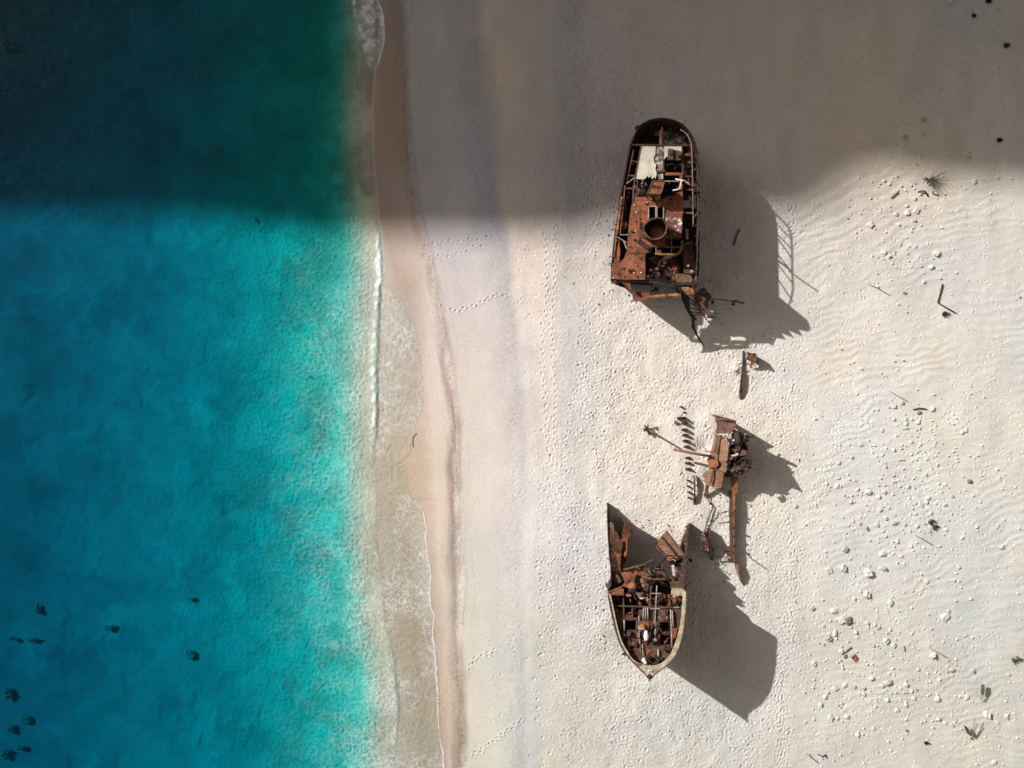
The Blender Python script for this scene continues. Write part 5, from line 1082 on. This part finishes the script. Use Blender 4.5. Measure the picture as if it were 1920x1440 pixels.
# ------------------------------------------------------------------ stones on the back beach
R3 = Q((1440, 300), 3.43); R4 = Q((1440, 720), 4.0); R5 = Q((1440, 1080), 4.0); R6 = Q((1440, 0), 4.0)
NAMED = [  # u,v,long,short,angle deg,region,material,label
 (R3, 660, 416, 48, 42, 0, 'stone', 'large smooth white boulder, alone on rippled sand right of the ladder-like rail shadow'),
 (R3, 955, 327, 46, 40, 20, 'stone', 'white boulder just under the short brown stick below the dry bush'),
 (R3, 893, 342, 44, 40, 60, 'stone', 'pale boulder in the middle of the cluster below the dry bush'),
 (R3, 826, 350, 34, 28, 0, 'stone', 'white stone at the left end of the cluster below the dry bush'),
 (R3, 942, 390, 36, 30, -30, 'pinkstone', 'pinkish boulder lowest in the cluster below the dry bush'),
 (R3, 888, 296, 40, 26, 0, 'stone', 'flat broken white slab above the cluster below the dry bush'),
 (R3, 1083, 600, 48, 44, 0, 'stone', 'broad white boulder highest in the trio above the bent black pole'),
 (R3, 1050, 688, 40, 34, 0, 'stone', 'cracked white boulder at the left of the trio above the bent black pole'),
 (R3, 1110, 708, 22, 16, 0, 'stone', 'smallest white stone of the trio above the bent black pole'),
 (R3, 1005, 786, 28, 24, 0, 'stone', 'white stone upper left of the bent black pole'),
 (R4, 1010, 143, 34, 34, 0, 'pinkstone', 'round pinkish boulder touching the end of the topmost thin straight stick'),
 (R4, 1140, 218, 38, 34, 0, 'redstone', 'dark red-brown boulder under the short curved twig'),
 (R4, 1513, 732, 38, 34, 0, 'redstone', 'dark red-brown boulder alone near the right side of the scatter'),
 (R4, 1040, 331, 36, 20, 15, 'stone', 'flat oval white stone below the dark red-brown boulder with the twig'),
 (R4, 1075, 438, 34, 28, 0, 'stone', 'round white stone below the pale pebble pair in the upper scatter'),
 (R4, 860, 595, 20, 46, 30, 'stone', 'narrow upright pair-like white stone in the upper left of the scatter'),
 (R4, 882, 617, 24, 34, 20, 'stone', 'smaller white stone leaning on the narrow upright one'),
 (R4, 990, 569, 38, 24, -10, 'stone', 'oval white stone right of the narrow upright one'),
 (R4, 525, 706, 34, 20, 25, 'stone', 'flat white stone at the edge of the trodden track beside two split ones'),
 (R4, 520, 765, 26, 42, -20, 'stone', 'left half of a split white stone beside the trodden track'),
 (R4, 548, 768, 22, 38, 20, 'stone', 'right half of a split white stone beside the trodden track'),
 (R4, 755, 812, 54, 44, 0, 'stone', 'big white dome-shaped boulder in the middle left of the scatter'),
 (R4, 868, 810, 36, 34, 0, 'stone', 'rough white stone right of the big dome-shaped boulder'),
 (R4, 1145, 905, 34, 58, 30, 'stone', 'long tilted white boulder left of the green plant tuft'),
 (R4, 1200, 855, 42, 40, 0, 'stone', 'blocky white boulder above the green plant tuft'),
 (R4, 955, 1047, 62, 30, 0, 'pinkstone', 'long low pinkish boulder left of the green plant tuft'),
 (R4, 885, 1008, 38, 30, -20, 'stone', 'white stone above the long low pinkish boulder'),
 (R4, 632, 1020, 30, 38, 0, 'stone', 'egg-shaped white stone left of the long low boulder'),
 (R4, 685, 1047, 36, 34, 0, 'stone', 'cracked white stone right of the egg-shaped one'),
 (R4, 748, 1085, 26, 40, 10, 'redstone', 'upright dark pointed stone below the cracked white one'),
 (R4, 1335, 1096, 46, 30, -10, 'stone', 'flat white stone right of the green plant tuft'),
 (R4, 580, 1240, 54, 46, 20, 'pinkstone', 'big pink-topped boulder at the left edge of the scatter'),
 (R4, 862, 1275, 62, 44, 0, 'stone', 'broad flat white boulder below the long low pinkish one'),
 (R4, 972, 1180, 28, 40, 0, 'stone', 'upright white stone left of the thin straight stick in the scatter'),
 (R4, 1000, 1292, 38, 36, 0, 'stone', 'round white boulder right of the broad flat one'),
 (R4, 1752, 1222, 46, 38, 25, 'stone', 'large white boulder on its own near the right edge'),
 (R4, 1285, 1217, 30, 20, 0, 'stone', 'oval white stone at the lower end of the thin straight stick'),
 (R4, 560, 1380, 52, 68, 20, 'stone', 'tall leaning white boulder right of the biggest boulder'),
 (R4, 460, 1400, 84, 56, -30, 'stone', 'biggest white boulder at the lower left corner of the scatter'),
 (R4, 750, 1415, 70, 66, -30, 'stone', 'big white boulder below a small one in the lower scatter'),
 (R4, 755, 1362, 32, 24, 0, 'stone', 'small white stone sitting just above a big boulder'),
 (R4, 860, 1385, 64, 34, -10, 'stone', 'long white boulder right of the tall leaning and big ones'),
 (R4, 890, 1392, 20, 38, 20, 'redstone', 'dark sliver of stone against the long white boulder'),
 (R4, 1428, 1372, 34, 32, 0, 'stone', 'round white stone right of the long white boulder'),
 (R5, 1185, 42, 44, 40, 0, 'stone', 'round white boulder in open sand right of the lower scatter'),
 (R5, 740, 140, 52, 66, 25, 'stone', 'large white boulder with a red-brown lower end above the broken pile'),
 (R5, 755, 160, 30, 34, 0, 'redstone', 'red-brown stone against the foot of a large white boulder'),
 (R5, 693, 118, 28, 26, 0, 'stone', 'small white stone at the upper left of a large white boulder'),
 (R5, 917, 203, 36, 52, 0, 'stone', 'upright oval white boulder right of the large red-footed one'),
 (R5, 555, 330, 84, 62, -20, 'stone', 'white half of the big broken boulder pile'),
 (R5, 605, 335, 54, 72, -20, 'redstone', 'grey-brown half of the big broken boulder pile'),
 (R5, 495, 262, 60, 42, 0, 'stone', 'pale slab above the broken boulder pile'),
 (R5, 330, 245, 40, 36, 0, 'pinkstone', 'pink stone by the footprint track left of the broken boulder pile'),
 (R5, 505, 430, 34, 56, 0, 'stone', 'upright white block below the broken boulder pile'),
 (R5, 452, 468, 56, 46, 0, 'pinkstone', 'beige boulder left of the upright white block'),
 (R5, 740, 352, 36, 34, 0, 'stone', 'white stone right of the broken boulder pile'),
 (R5, 835, 385, 28, 40, 0, 'pinkstone', 'pinkish stone further right of the broken boulder pile'),
 (R5, 550, 565, 40, 40, 0, 'stone', 'white boulder touched by the short dark stick near the square rusty plate'),
 (R5, 580, 604, 28, 40, 0, 'redstone', 'brown stone left of the square rusty plate'),
 (R5, 340, 655, 44, 52, 0, 'stone', 'white boulder at the far left beside the footprint track'),
 (R5, 880, 485, 50, 58, 0, 'stone', 'flat pale boulder above the square rusty plate and to its right'),
 (R5, 945, 522, 36, 42, 0, 'stone', 'white stone beside the flat pale boulder'),
 (R5, 1240, 595, 54, 56, 0, 'stone', 'white side of the two-coloured boulder by the slanting stick'),
 (R5, 1262, 605, 28, 60, 10, 'redstone', 'dark wedge side of the two-coloured boulder by the slanting stick'),
 (R5, 1345, 678, 36, 26, 25, 'stone', 'upper stone of the pair below the slanting stick'),
 (R5, 1382, 706, 40, 36, 0, 'pinkstone', 'lower stone of the pair below the slanting stick'),
 (R5, 1540, 711, 34, 38, 0, 'pinkstone', 'single beige stone right of the pair below the slanting stick'),
 (R5, 1800, 738, 30, 22, 0, 'stone', 'small white stone below the green tuft at the right edge'),
 (R5, 1325, 310, 76, 70, 0, 'stone', 'big rough white boulder with a black crescent crack, right of the lower scatter'),
 (R5, 1350, 262, 32, 32, 0, 'stone', 'small stone on top of the boulder with the black crescent crack'),
 (R5, 575, 821, 40, 44, 20, 'stone', 'white boulder in the lower left of the beach, rounder than its neighbour'),
 (R5, 500, 845, 46, 42, 0, 'stone', 'low white boulder left of the rounder one'),
 (R5, 430, 910, 38, 38, 0, 'stone', 'round white stone beside the footprint track at lower left'),
 (R5, 902, 802, 60, 48, 20, 'pinkstone', 'pinkish boulder in the lower middle of the scatter'),
 (R5, 858, 824, 40, 28, 0, 'stone', 'small white stone left of the lower middle pinkish boulder'),
 (R5, 1035, 818, 40, 34, -30, 'stone', 'grey-white stone right of the lower middle pinkish boulder'),
 (R5, 778, 768, 40, 36, 0, 'stone', 'rough stone upper left of the lower middle pinkish boulder'),
 (R5, 688, 880, 32, 30, 0, 'stone', 'left stone of the close pair below the rough stone'),
 (R5, 715, 886, 28, 34, 20, 'stone', 'right stone of the close pair below the rough stone'),
 (R5, 1035, 960, 26, 56, 20, 'stone', 'thin upright white stone in the lower middle of the beach'),
 (R5, 1490, 910, 46, 54, 0, 'stone', 'white boulder with a grey face left of the upper dark plank'),
 (R5, 1272, 925, 44, 50, 0, 'stone', 'pale half buried boulder with a black spot beside it'),
 (R5, 470, 1062, 50, 60, 15, 'stone', 'large white boulder in the lower left, beside a small one'),
 (R5, 517, 1068, 32, 30, 0, 'stone', 'small stone touching the large lower left boulder'),
 (R5, 588, 1055, 40, 36, 0, 'stone', 'rough pale stone right of the large lower left boulder'),
 (R5, 1640, 1040, 52, 74, 30, 'stone', 'long double white boulder between the two dark planks and the right edge'),
 (R5, 1790, 1052, 36, 56, 0, 'stone', 'upright oval white boulder near the right edge at the bottom'),
 (R5, 1410, 1078, 26, 52, 0, 'pinkstone', 'narrow pink stone upper left of the lower dark plank'),
 (R5, 672, 1195, 34, 34, 0, 'stone', 'round white stone above the bottom edge, left of the small driftwood'),
 (R5, 1697, 1395, 46, 52, 0, 'stone', 'white boulder at the bottom edge, far right'),
 (R5, 790, 1145, 34, 36, 0, 'stone', 'pale stone among fine pebbles in the lower middle'),
 (R6, 292, 444, 34, 30, 0, 'stone', 'pale stone alone in the upper shade, nearest to the stern wreck'),
 (R6, 617, 82, 20, 26, 0, 'stone', 'small pale stone near the top edge in the shade'),
 (R6, 846, 288, 26, 26, 0, 'stone', 'round pale stone in the middle of the upper shade'),
 (R6, 1370, 18, 44, 38, 0, 'stone', 'pale boulder cut by the top edge of the shade'),
 (R6, 1738, 498, 36, 28, 0, 'stone', 'pale stone at the right edge of the upper shade, above the black clump'),
 (R6, 1718, 72, 28, 28, 0, 'stone', 'pale stone in the top right corner of the shade'),
 (R6, 1480, 1158, 56, 64, 0, 'stone', 'largest boulder in the shade, left of the black clump'),
 (R6, 1390, 1083, 32, 28, 0, 'stone', 'pale stone just above and left of the largest shaded boulder'),
 (R6, 1168, 898, 40, 36, 0, 'pinkstone', 'yellowish stone in the shade above the dry bush'),
 (R6, 1030, 1030, 40, 42, 0, 'pinkstone', 'pinkish stone in the shade left of the yellowish one'),
 (R6, 1030, 1072, 42, 26, 0, 'stone', 'pale flat stone just below the shaded pinkish one'),
 (R6, 1320, 354, 30, 24, 0, 'stone', 'pale stone left of the dark green plant in the shade'),
 (R6, 1226, 320, 28, 26, 0, 'stone', 'grey-white stone left of its neighbour near the dark green plant'),
 (R6, 1704, 238, 34, 34, 0, 'stone', 'pale stone just above the dark green plant in the shade'),
 (R6, 925, 713, 26, 20, 0, 'stone', 'small oval pale stone in the centre of the shaded sand'),
 (R6, 1442, 770, 24, 22, 0, 'stone', 'small round pale stone right of centre of the shaded sand'),
 (R6, 122, 1325, 20, 18, 0, 'stone', 'tiny white stone at the lower left of the shaded sand'),
 (R6, 1145, 1180, 34, 44, 0, 'stone', 'pale pointed stone in the shade, upper left of the dry bush'),
 (R6, 955, 940, 36, 40, 0, 'stone', 'rough pale stone in the shade, farther upper left of the dry bush'),
 (R6, 1545, 1360, 36, 44, -30, 'stone', 'pale stone at the shadow edge right of the dry bush'),
]
protos = {}
for mt in ('stone', 'pinkstone', 'redstone'):
    for k in range(5):
        me_b = MB().blob((0, 0, 0), (0.5, 0.5, 0.5), 100 + k * 7, 3, .16 + .03 * k)
        o = me_b.build('stone', M[mt], None, k % 2 == 0); me = o.data; bpy.data.objects.remove(o)
        protos[mt, k] = me
def stone(name, mt, px, py, L, Wd, ang, label, cat, group, tall=.62):
    o = bpy.data.objects.new(name, protos[mt, rnd.randrange(5)]); col.objects.link(o)
    g0 = gz(px, py); hh = min(L, Wd) * tall
    o.location = W(px, py, g0 + hh * rnd.choice((.22, .12, 0.02, -.08)))
    o.rotation_euler = (rnd.uniform(-.2, .2), rnd.uniform(-.2, .2), math.radians(ang))
    o.scale = (L, Wd, hh)
    return tag(o, label, cat, group)
used = []
for (q, u, v, L, Wd, an, mt, lb) in NAMED:
    px, py = q(u, v); k = (3.43 if q is R3 else 4.0)
    stone('boulder', mt, px, py, L / k * S * 0.92, Wd / k * S * 0.92, an, lb, 'boulder', 'stones scattered on the back beach'); used.append((px, py))
# small stones that nothing tells apart, by patch
PATCH = [((1690, 345, 60, 26), 14, 'small white stone among the pebbles round the dry bush'),
 ((1700, 470, 70, 45), 16, 'small white stone between the dry bush and the bent black pole'),
 ((1690, 800, 80, 60), 34, 'small white stone in the upper part of the big stone scatter'),
 ((1650, 960, 90, 55), 36, 'small white stone in the middle of the big stone scatter'),
 ((1770, 930, 80, 60), 22, 'small white stone in the thin right part of the scatter'),
 ((1600, 1180, 80, 60), 20, 'small white stone round the broken boulder pile'),
 ((1660, 1290, 110, 60), 34, 'small white stone in the lower part of the big stone scatter'),
 ((1840, 100, 70, 90), 12, 'small pale stone in the shaded top right corner'),
 ((1820, 1300, 80, 110), 8, 'small white stone in the bottom right corner of the beach')]
LM = [('dry bush', 1742, 338), ('bent black pole', 1765, 565), ('lone smooth boulder', 1632, 421), ('big dome-shaped boulder', 1629, 923), ('twig-topped red-brown boulder', 1725, 774), ('lone dark red-brown boulder', 1818, 903), ('green plant tuft', 1749, 983), ('biggest white boulder', 1555, 1070), ('big broken boulder pile', 1585, 1163), ('square rusty plate', 1603, 1234), ('black-cracked boulder', 1771, 1158), ('two-coloured boulder', 1750, 1230), ('lower pinkish boulder', 1665, 1280), ('large boulder at the lower left', 1557, 1345), ('upper dark plank', 1842, 1295), ('lower dark plank', 1815, 1368), ('sparse green plant', 1905, 1237), ('lone right-hand white boulder', 1878, 1025), ('split white stone', 1570, 912), ('grey stick in mid scatter', 1733, 1014), ('largest shaded boulder', 1810, 290), ('dark green shaded plant', 1886, 86), ('topmost black weed clump', 1825, 30), ('small driftwood', 1540, 1418), ('narrow upright white stones', 1655, 869), ('long double white boulder', 1850, 1340), ('thin topmost straight stick', 1684, 743), ('short brown stick', 1678, 366), ('flat pale boulder', 1660, 1201), ('thin upright white stone', 1699, 1320)]
def where(px, py, s_):
    n_, x, y = min(LM, key=lambda t: (t[1] - px) ** 2 + (t[2] - py) ** 2)
    d_ = math.hypot(x - px, y - py); a = math.degrees(math.atan2(y - py, px - x)) % 360
    dr = ['right of', 'to the upper right of', 'above', 'to the upper left of', 'left of', 'to the lower left of', 'below', 'to the lower right of'][int((a + 22.5) // 45) % 8]
    near = 'close ' if d_ < 18 else ('' if d_ < 36 else 'far ')
    return ('tiny' if s_ < .19 else 'small' if s_ < .28 else 'fist-like'), near + dr, n_
for (cx, cy, sx, sy), n_, lb in PATCH:
    c = 0
    while c < n_:
        px = rnd.gauss(cx, sx * .6); py = rnd.gauss(cy, sy * .6)
        if not (1470 < px < 1915 and 5 < py < 1435): continue
        if any((px - a) ** 2 + (py - b) ** 2 < 60 for a, b in used): continue
        used.append((px, py)); c += 1
        s_ = rnd.choice((.16, .2, .24, .3, .36))
        stone('small_stone', 'stone' if rnd.random() < .88 else 'pinkstone', px, py, s_ * rnd.uniform(.9, 1.4), s_, rnd.uniform(0, 180), 'x', 'stone', 'small stones on the back beach')
        w0, w1, w2 = where(px, py, s_); o_ = bpy.context.scene.collection.objects[-1]
        tint = 'pale' if py < 330 else 'pinkish' if o_.data.materials[0].name.startswith('pink') else 'white'
        o_['label'] = f'{w0.replace("fist-like", "rounded")} {tint} stone {w1} the {w2}'
# countless pebbles and grit: one object
mb = MB(); r2_ = random.Random(99)
def peb(px, py, s_):
    g0 = gz(px, py); c = W(px, py, g0); bvs = []
    for k in range(5):
        t = k * 1.2566 + r2_.uniform(-.3, .3); rr = s_ * r2_.uniform(.7, 1.2)
        bvs.append(c + Vector((rr * math.cos(t), rr * math.sin(t), -.02)))
    tvs = [c + (b - c) * .62 + Vector((0, 0, s_ * r2_.uniform(.75, 1.1))) for b in bvs]
    mb.add(bvs + tvs, [(k, (k + 1) % 5, (k + 1) % 5 + 5, k + 5) for k in range(5)] + [(5, 6, 7, 8, 9)])
for i in range(2000):
    cx, cy, sx, sy = r2_.choice([(1680, 420, 70, 70), (1690, 820, 90, 80), (1660, 960, 110, 70), (1780, 920, 80, 90), (1620, 1180, 110, 80), (1660, 1290, 130, 80), (1680, 1340, 120, 60), (1800, 200, 90, 130), (1750, 1100, 130, 200)])
    px = r2_.gauss(cx, sx); py = r2_.gauss(cy, sy)
    if 1460 < px < 1930 and -5 < py < 1445: peb(px, py, r2_.choice((.03, .04, .05, .06, .08, .1, .13)))
for i in range(500):
    peb(r2_.uniform(880, 1930), r2_.uniform(0, 1440), r2_.choice((.03, .04, .05, .06)))
for i in range(260):
    y = r2_.uniform(0, 1440); peb(float(np.interp(y, [t[0] for t in X_SC], [t[1] for t in X_SC])) + r2_.gauss(6, 7), y, r2_.choice((.03, .04)))
pb = mb.build('pebbles', M['stone']); tag(pb, 'countless white pebbles and grit strewn over the back beach', 'pebbles', kind='stuff')

# ------------------------------------------------------------------ driftwood, poles, plants
def GP(px, py, dz=0): return W(px, py, gz(px, py) + dz)
GR = 'thin sticks lying on the sand'
def stick(pts, r, mat, label, name='stick', cat='stick', group=GR, r2=None):
    P_ = [GP(p[0], p[1], p[2] if len(p) > 2 else .05) for p in pts]
    return single(name, M[mat], MB().tube(P_, r, 7, r2), label, cat, P_[0], group, True)
stick([(1767, 532, .12), (1763, 550, .1), (1758, 567, .12), (1776, 578, .1), (1792, 587, .08)], .055, 'black', 'black pole bent like an elbow lying on the rippled sand', 'bent_pole', 'pole', None)
stick([(1630, 533, .15), (1645, 540, .08), (1669, 554, .05)], .025, 'wood', 'long thin straight stick on rippled sand left of the bent black pole')
stick([(1669, 734), (1684, 743), (1702, 753)], .03, 'wood', 'thin straight stick ending at a round pinkish boulder')
stick([(1712, 768, .05), (1725, 765, .15), (1737, 767, .1)], .05, 'black', 'short curved dark twig on a red-brown boulder', 'curved_twig')
stick([(1717, 1004), (1732, 1012), (1750, 1023)], .04, 'wood', 'grey straight stick right of the middle of the stone scatter')
stick([(1744, 1215), (1760, 1224), (1777, 1234)], .035, 'wood', 'grey stick slanting over the two-coloured boulder')
stick([(1583, 1224), (1596, 1214)], .06, 'wood', 'short dark stick upper left of the square rusty plate')
stick([(1695, 1211), (1697, 1222)], .04, 'wood', 'very short upright stick in the middle of the lower scatter')
stick([(1512, 1412, .3), (1522, 1421, .1), (1535, 1431, .05)], .03, 'black', 'thin dark stick with a black knob at the bottom of the beach', 'knobbed_stick')
stick([(1671, 371), (1679, 364), (1684, 360)], .08, 'redstone', 'short thick brown stick in the cluster below the dry bush')
stick([(1721, 360, .1), (1729, 358, .2), (1735, 359, .2), (1740, 368, .05)], .07, 'black', 'curved black branch just below the dry bush', 'curved_twig')
stick([(1748, 359), (1750, 364), (1760, 366)], .05, 'black', 'small hooked twig right of the curved black branch below the bush', 'hooked_twig')
stick([(1386, 430, .1), (1380, 445, .12), (1376, 460, .05)], .07, 'wood', 'dark stick lying inside the long shadow right of the stern wreck')
stick([(1534, 1414), (1542, 1419), (1548, 1415), (1550, 1422)], .05, 'black', 'small branching driftwood beside the knobbed stick', 'driftwood', 'driftwood', None)
def plank(pls, mat, label, px, py, name='dark_plank'):
    o = thing(name, label, 'plank', tuple(GP(px, py)), 'dark planks near the right edge')
    return o
o = plank(0, 0, 'dark forked plank standing nearest the right edge, pointing up', 1842, 1295)
MB().plate(rag([(1840.5, 1284, .75), (1846, 1284, .75), (1847, 1295, .7), (1844, 1303, .6), (1840, 1302, .6)], 2, .4), .12).build('board', M['wood'], o)
MB().tube([W(1841, 1301, .6), W(1838, 1313, .4)], .03, 6).build('prong', M['wood'], o); MB().tube([W(1845, 1301, .6), W(1841, 1314, .4)], .03, 6).build('prong', M['wood'], o)
o = plank(0, 0, 'dark brown splintered plank with two thin prongs, lower of the two', 1815, 1368)
MB().plate(rag([(1808, 1361, .8), (1813, 1363, .8), (1821, 1374, .7), (1820, 1381, .7), (1814, 1376, .6)], 2, .4), .12).build('board', M['brown'], o)
MB().tube([W(1823, 1382, .5), W(1826, 1365, .7), W(1829, 1347, .9)], .03, 6).build('prong', M['wood'], o); MB().tube([W(1823, 1382, .5), W(1829, 1367, .7), W(1832, 1357, .8)], .035, 6).build('prong', M['wood'], o)
MB().lathe(W(1822.5, 1385, gz(1822, 1385) + .1), [(0, .05), (.06, .05), (.09, 0), (.09, -.05)], 9).build('knot', M['black'], o)
g0 = gz(1603, 1234)
sq = [(1596, 1233), (1603, 1226.5), (1610, 1235), (1603.5, 1241.5)]
single('square_plate', M['orange'], MB().plate(rag([(x, y) for x, y in sq], 3, .3), .06, [[(1603 + 2.6 * math.cos(t), 1234 + 2.6 * math.sin(t)) for t in [k * .785 for k in range(8)]]], z=g0 + .12), 'small square rusty plate with a round hole lying among white stones', 'metal plate', GP(1603, 1234))
def tuft(px, py, R_, n_, label, mat='green', name='beach_plant', hgt=.3, group=None, stem='wood'):
    o = thing(name, label, 'plant', tuple(GP(px, py)), group)
    m_ = MB(); st = MB(); r = random.Random(int(px))
    for i in range(n_):
        a = r.uniform(0, 6.28); d = R_ * math.sqrt(r.random()); bx_, by_ = px + d * math.cos(a), py + d * math.sin(a) * .8
        b = GP(bx_, by_, 0); t = b + Vector((r.uniform(-.12, .12), r.uniform(-.12, .12), hgt * r.uniform(.4, 1)))
        w_ = Vector((-math.sin(a), math.cos(a), 0)) * r.uniform(.03, .06)
        m_.add([b - w_, b + w_, t], [(0, 1, 2)]); m_.add([b.lerp(t, .4) - w_ * 1.3, b.lerp(t, .6) + w_ * 1.3, t + w_], [(0, 1, 2)])
    m_.build('leaves', M[mat], o)
    for i in range(5):
        a = r.uniform(0, 6.28); st.tube([GP(px, py, 0), GP(px + R_ * .5 * math.cos(a), py + R_ * .5 * math.sin(a), hgt * .6)], .02, 5)
    st.build('stems', M[stem], o)
tuft(1746, 978, 6, 60, 'green leafy tuft growing among the stones, upper clump of the slanting plant'); tuft(1753, 988, 6, 60, 'green leafy tuft growing among the stones, lower clump of the slanting plant')
tuft(1905, 1237, 9, 70, 'sparse green plant close to the right edge near the bottom')
tuft(1771, 589, 6, 70, 'grey-green clump just below the bent black pole', 'wood')
tuft(1886, 86, 4.5, 90, 'dark green low plant in the upper shade near the right edge', 'green', hgt=.4)
tuft(1873, 263, 4.5, 110, 'black weed clump in the shade above the sunlit sand', 'black', 'weed_clump')
tuft(1825, 30, 3.2, 80, 'black weed clump nearest the top edge', 'black', 'weed_clump')
tuft(1852, 3, 4.5, 80, 'dark clump cut by the top edge', 'black', 'weed_clump')
tuft(1735, 1392, 3, 50, 'small black clump near the bottom edge', 'black', 'weed_clump')
# dry bush
o = thing('dry_bush', 'dry leafless bush spreading thin twigs at the edge of the cliff shade', 'bush', tuple(GP(1742, 338)))
r = random.Random(3); tw = MB(); mainb = MB()
for i in range(60):
    a = r.gauss(-.3, 1.0); L = r.uniform(.6, 2.3) * (1.0 if abs(a + .3) < 1 else .5)
    b = GP(1742, 338, .15); mid_ = b + Vector((math.cos(a) * L * .5, math.sin(a) * L * .5, r.uniform(.1, .5)))
    e = b + Vector((math.cos(a + r.uniform(-.3, .3)) * L, math.sin(a + r.uniform(-.3, .3)) * L, r.uniform(.05, .5)))
    tw.tube([b, mid_, e], .014, 4, .007)
tw.build('twigs', M['wood'], o)
for (x, y) in [(1730, 335), (1734, 332), (1748, 334), (1738, 345), (1752, 331)]:
    mainb.tube([GP(1742, 338, .1), GP((1742 + x) / 2 + 1, (338 + y) / 2, .25), GP(x, y, .15)], .08, 6, .04)
mainb.build('branches', M['black'], o)
single('seaweed_strand', M['ochre'], MB().tube([GP(781, 812, .04), GP(774, 820, .05), GP(773, 830, .05), GP(775, 838, .05)], .02, 6), 'yellow strand of seaweed at the edge of the wet sand', 'seaweed', GP(775, 838), None, True)
for (x, y, L, Wd, mt, lb) in [(1696, 550, .45, .25, 'redstone', 'rust-brown lump left of the bent black pole'), (1700, 1390 - 20, .25, .25, 'redstone', 'tiny dark lump between the lower planks and the knobbed stick'), (1720, 1294, .18, .2, 'redstone', 'tiny dark lump left of the white boulder with a grey face'), (1913, 558, .22, .2, 'redstone', 'tiny dark lump at the right edge level with the bent pole'), (1617, 657 + 36, .15, .15, 'redstone', 'tiny dark lump in open sand above the topmost sticks')]:
    stone('dark_lump', mt, x, y, L, Wd, 0, lb, 'lump', 'dark lumps on the sand')

# ------------------------------------------------------------------ rocks and weed on the sea bed
lbs = [l for l in ['oblong dark rock under deep water left of centre at the lower left', 'ragged dark weed patch under water in the lower left quarter', 'round dark rock ring under water, nearest to the shore of the lower ones', 'upper dark rock of the group in the bottom left corner', 'left dark rock of the group in the bottom left corner', 'tall faint dark patch above the group in the bottom left corner', 'small dark rock in the bottom left corner', 'lowest dark rock in the bottom left corner', 'faint dark patch near the bottom, left of middle', 'fainter dark patch at the bottom, left of middle', 'short left end of the thin dark weed line', 'long thin dark weed line at the left', 'tiny flat dark weed streak in mid water', 'thin dark weed streak at the edge of the cliff shade on the water', 'dark rock in the shaded top left corner', 'second dark rock beside it in the shaded top left corner', 'small black rock close to the shore in the sunlit water', 'faint patch of weed in mid water', 'faint small patch right of the bottom dark patches'] if l[:11] not in ('faint dark ', 'fainter dar', 'second dark', 'faint patch', 'faint small')]
for i, ((x, y, a, b), lb) in enumerate(zip(rocks_under, lbs)):
    zb = float(ground_height(np.array((x - 960) * S * 1.0), np.array((720 - y) * S * 1.0)))
    m_ = MB(); r = random.Random(i)
    for k in range(9 if a > 4 else 1):
        sx_, sy_ = (r.uniform(-.6, .6) * a * .8, r.uniform(-.6, .6) * b * .8) if a > 4 else (0, 0)
        m_.blob(W(x + sx_, y + sy_, zb + .02), (a * S * r.uniform(.15, .42) + .05, b * S * r.uniform(.12, .35) + .05, .13), i * 9 + k, 3, .55)
    bs = W(x, y, zb)
    single('sea_rock', M['seastone'], m_, lb, 'sea rock', bs, 'dark rocks and weed on the sea bed', True)
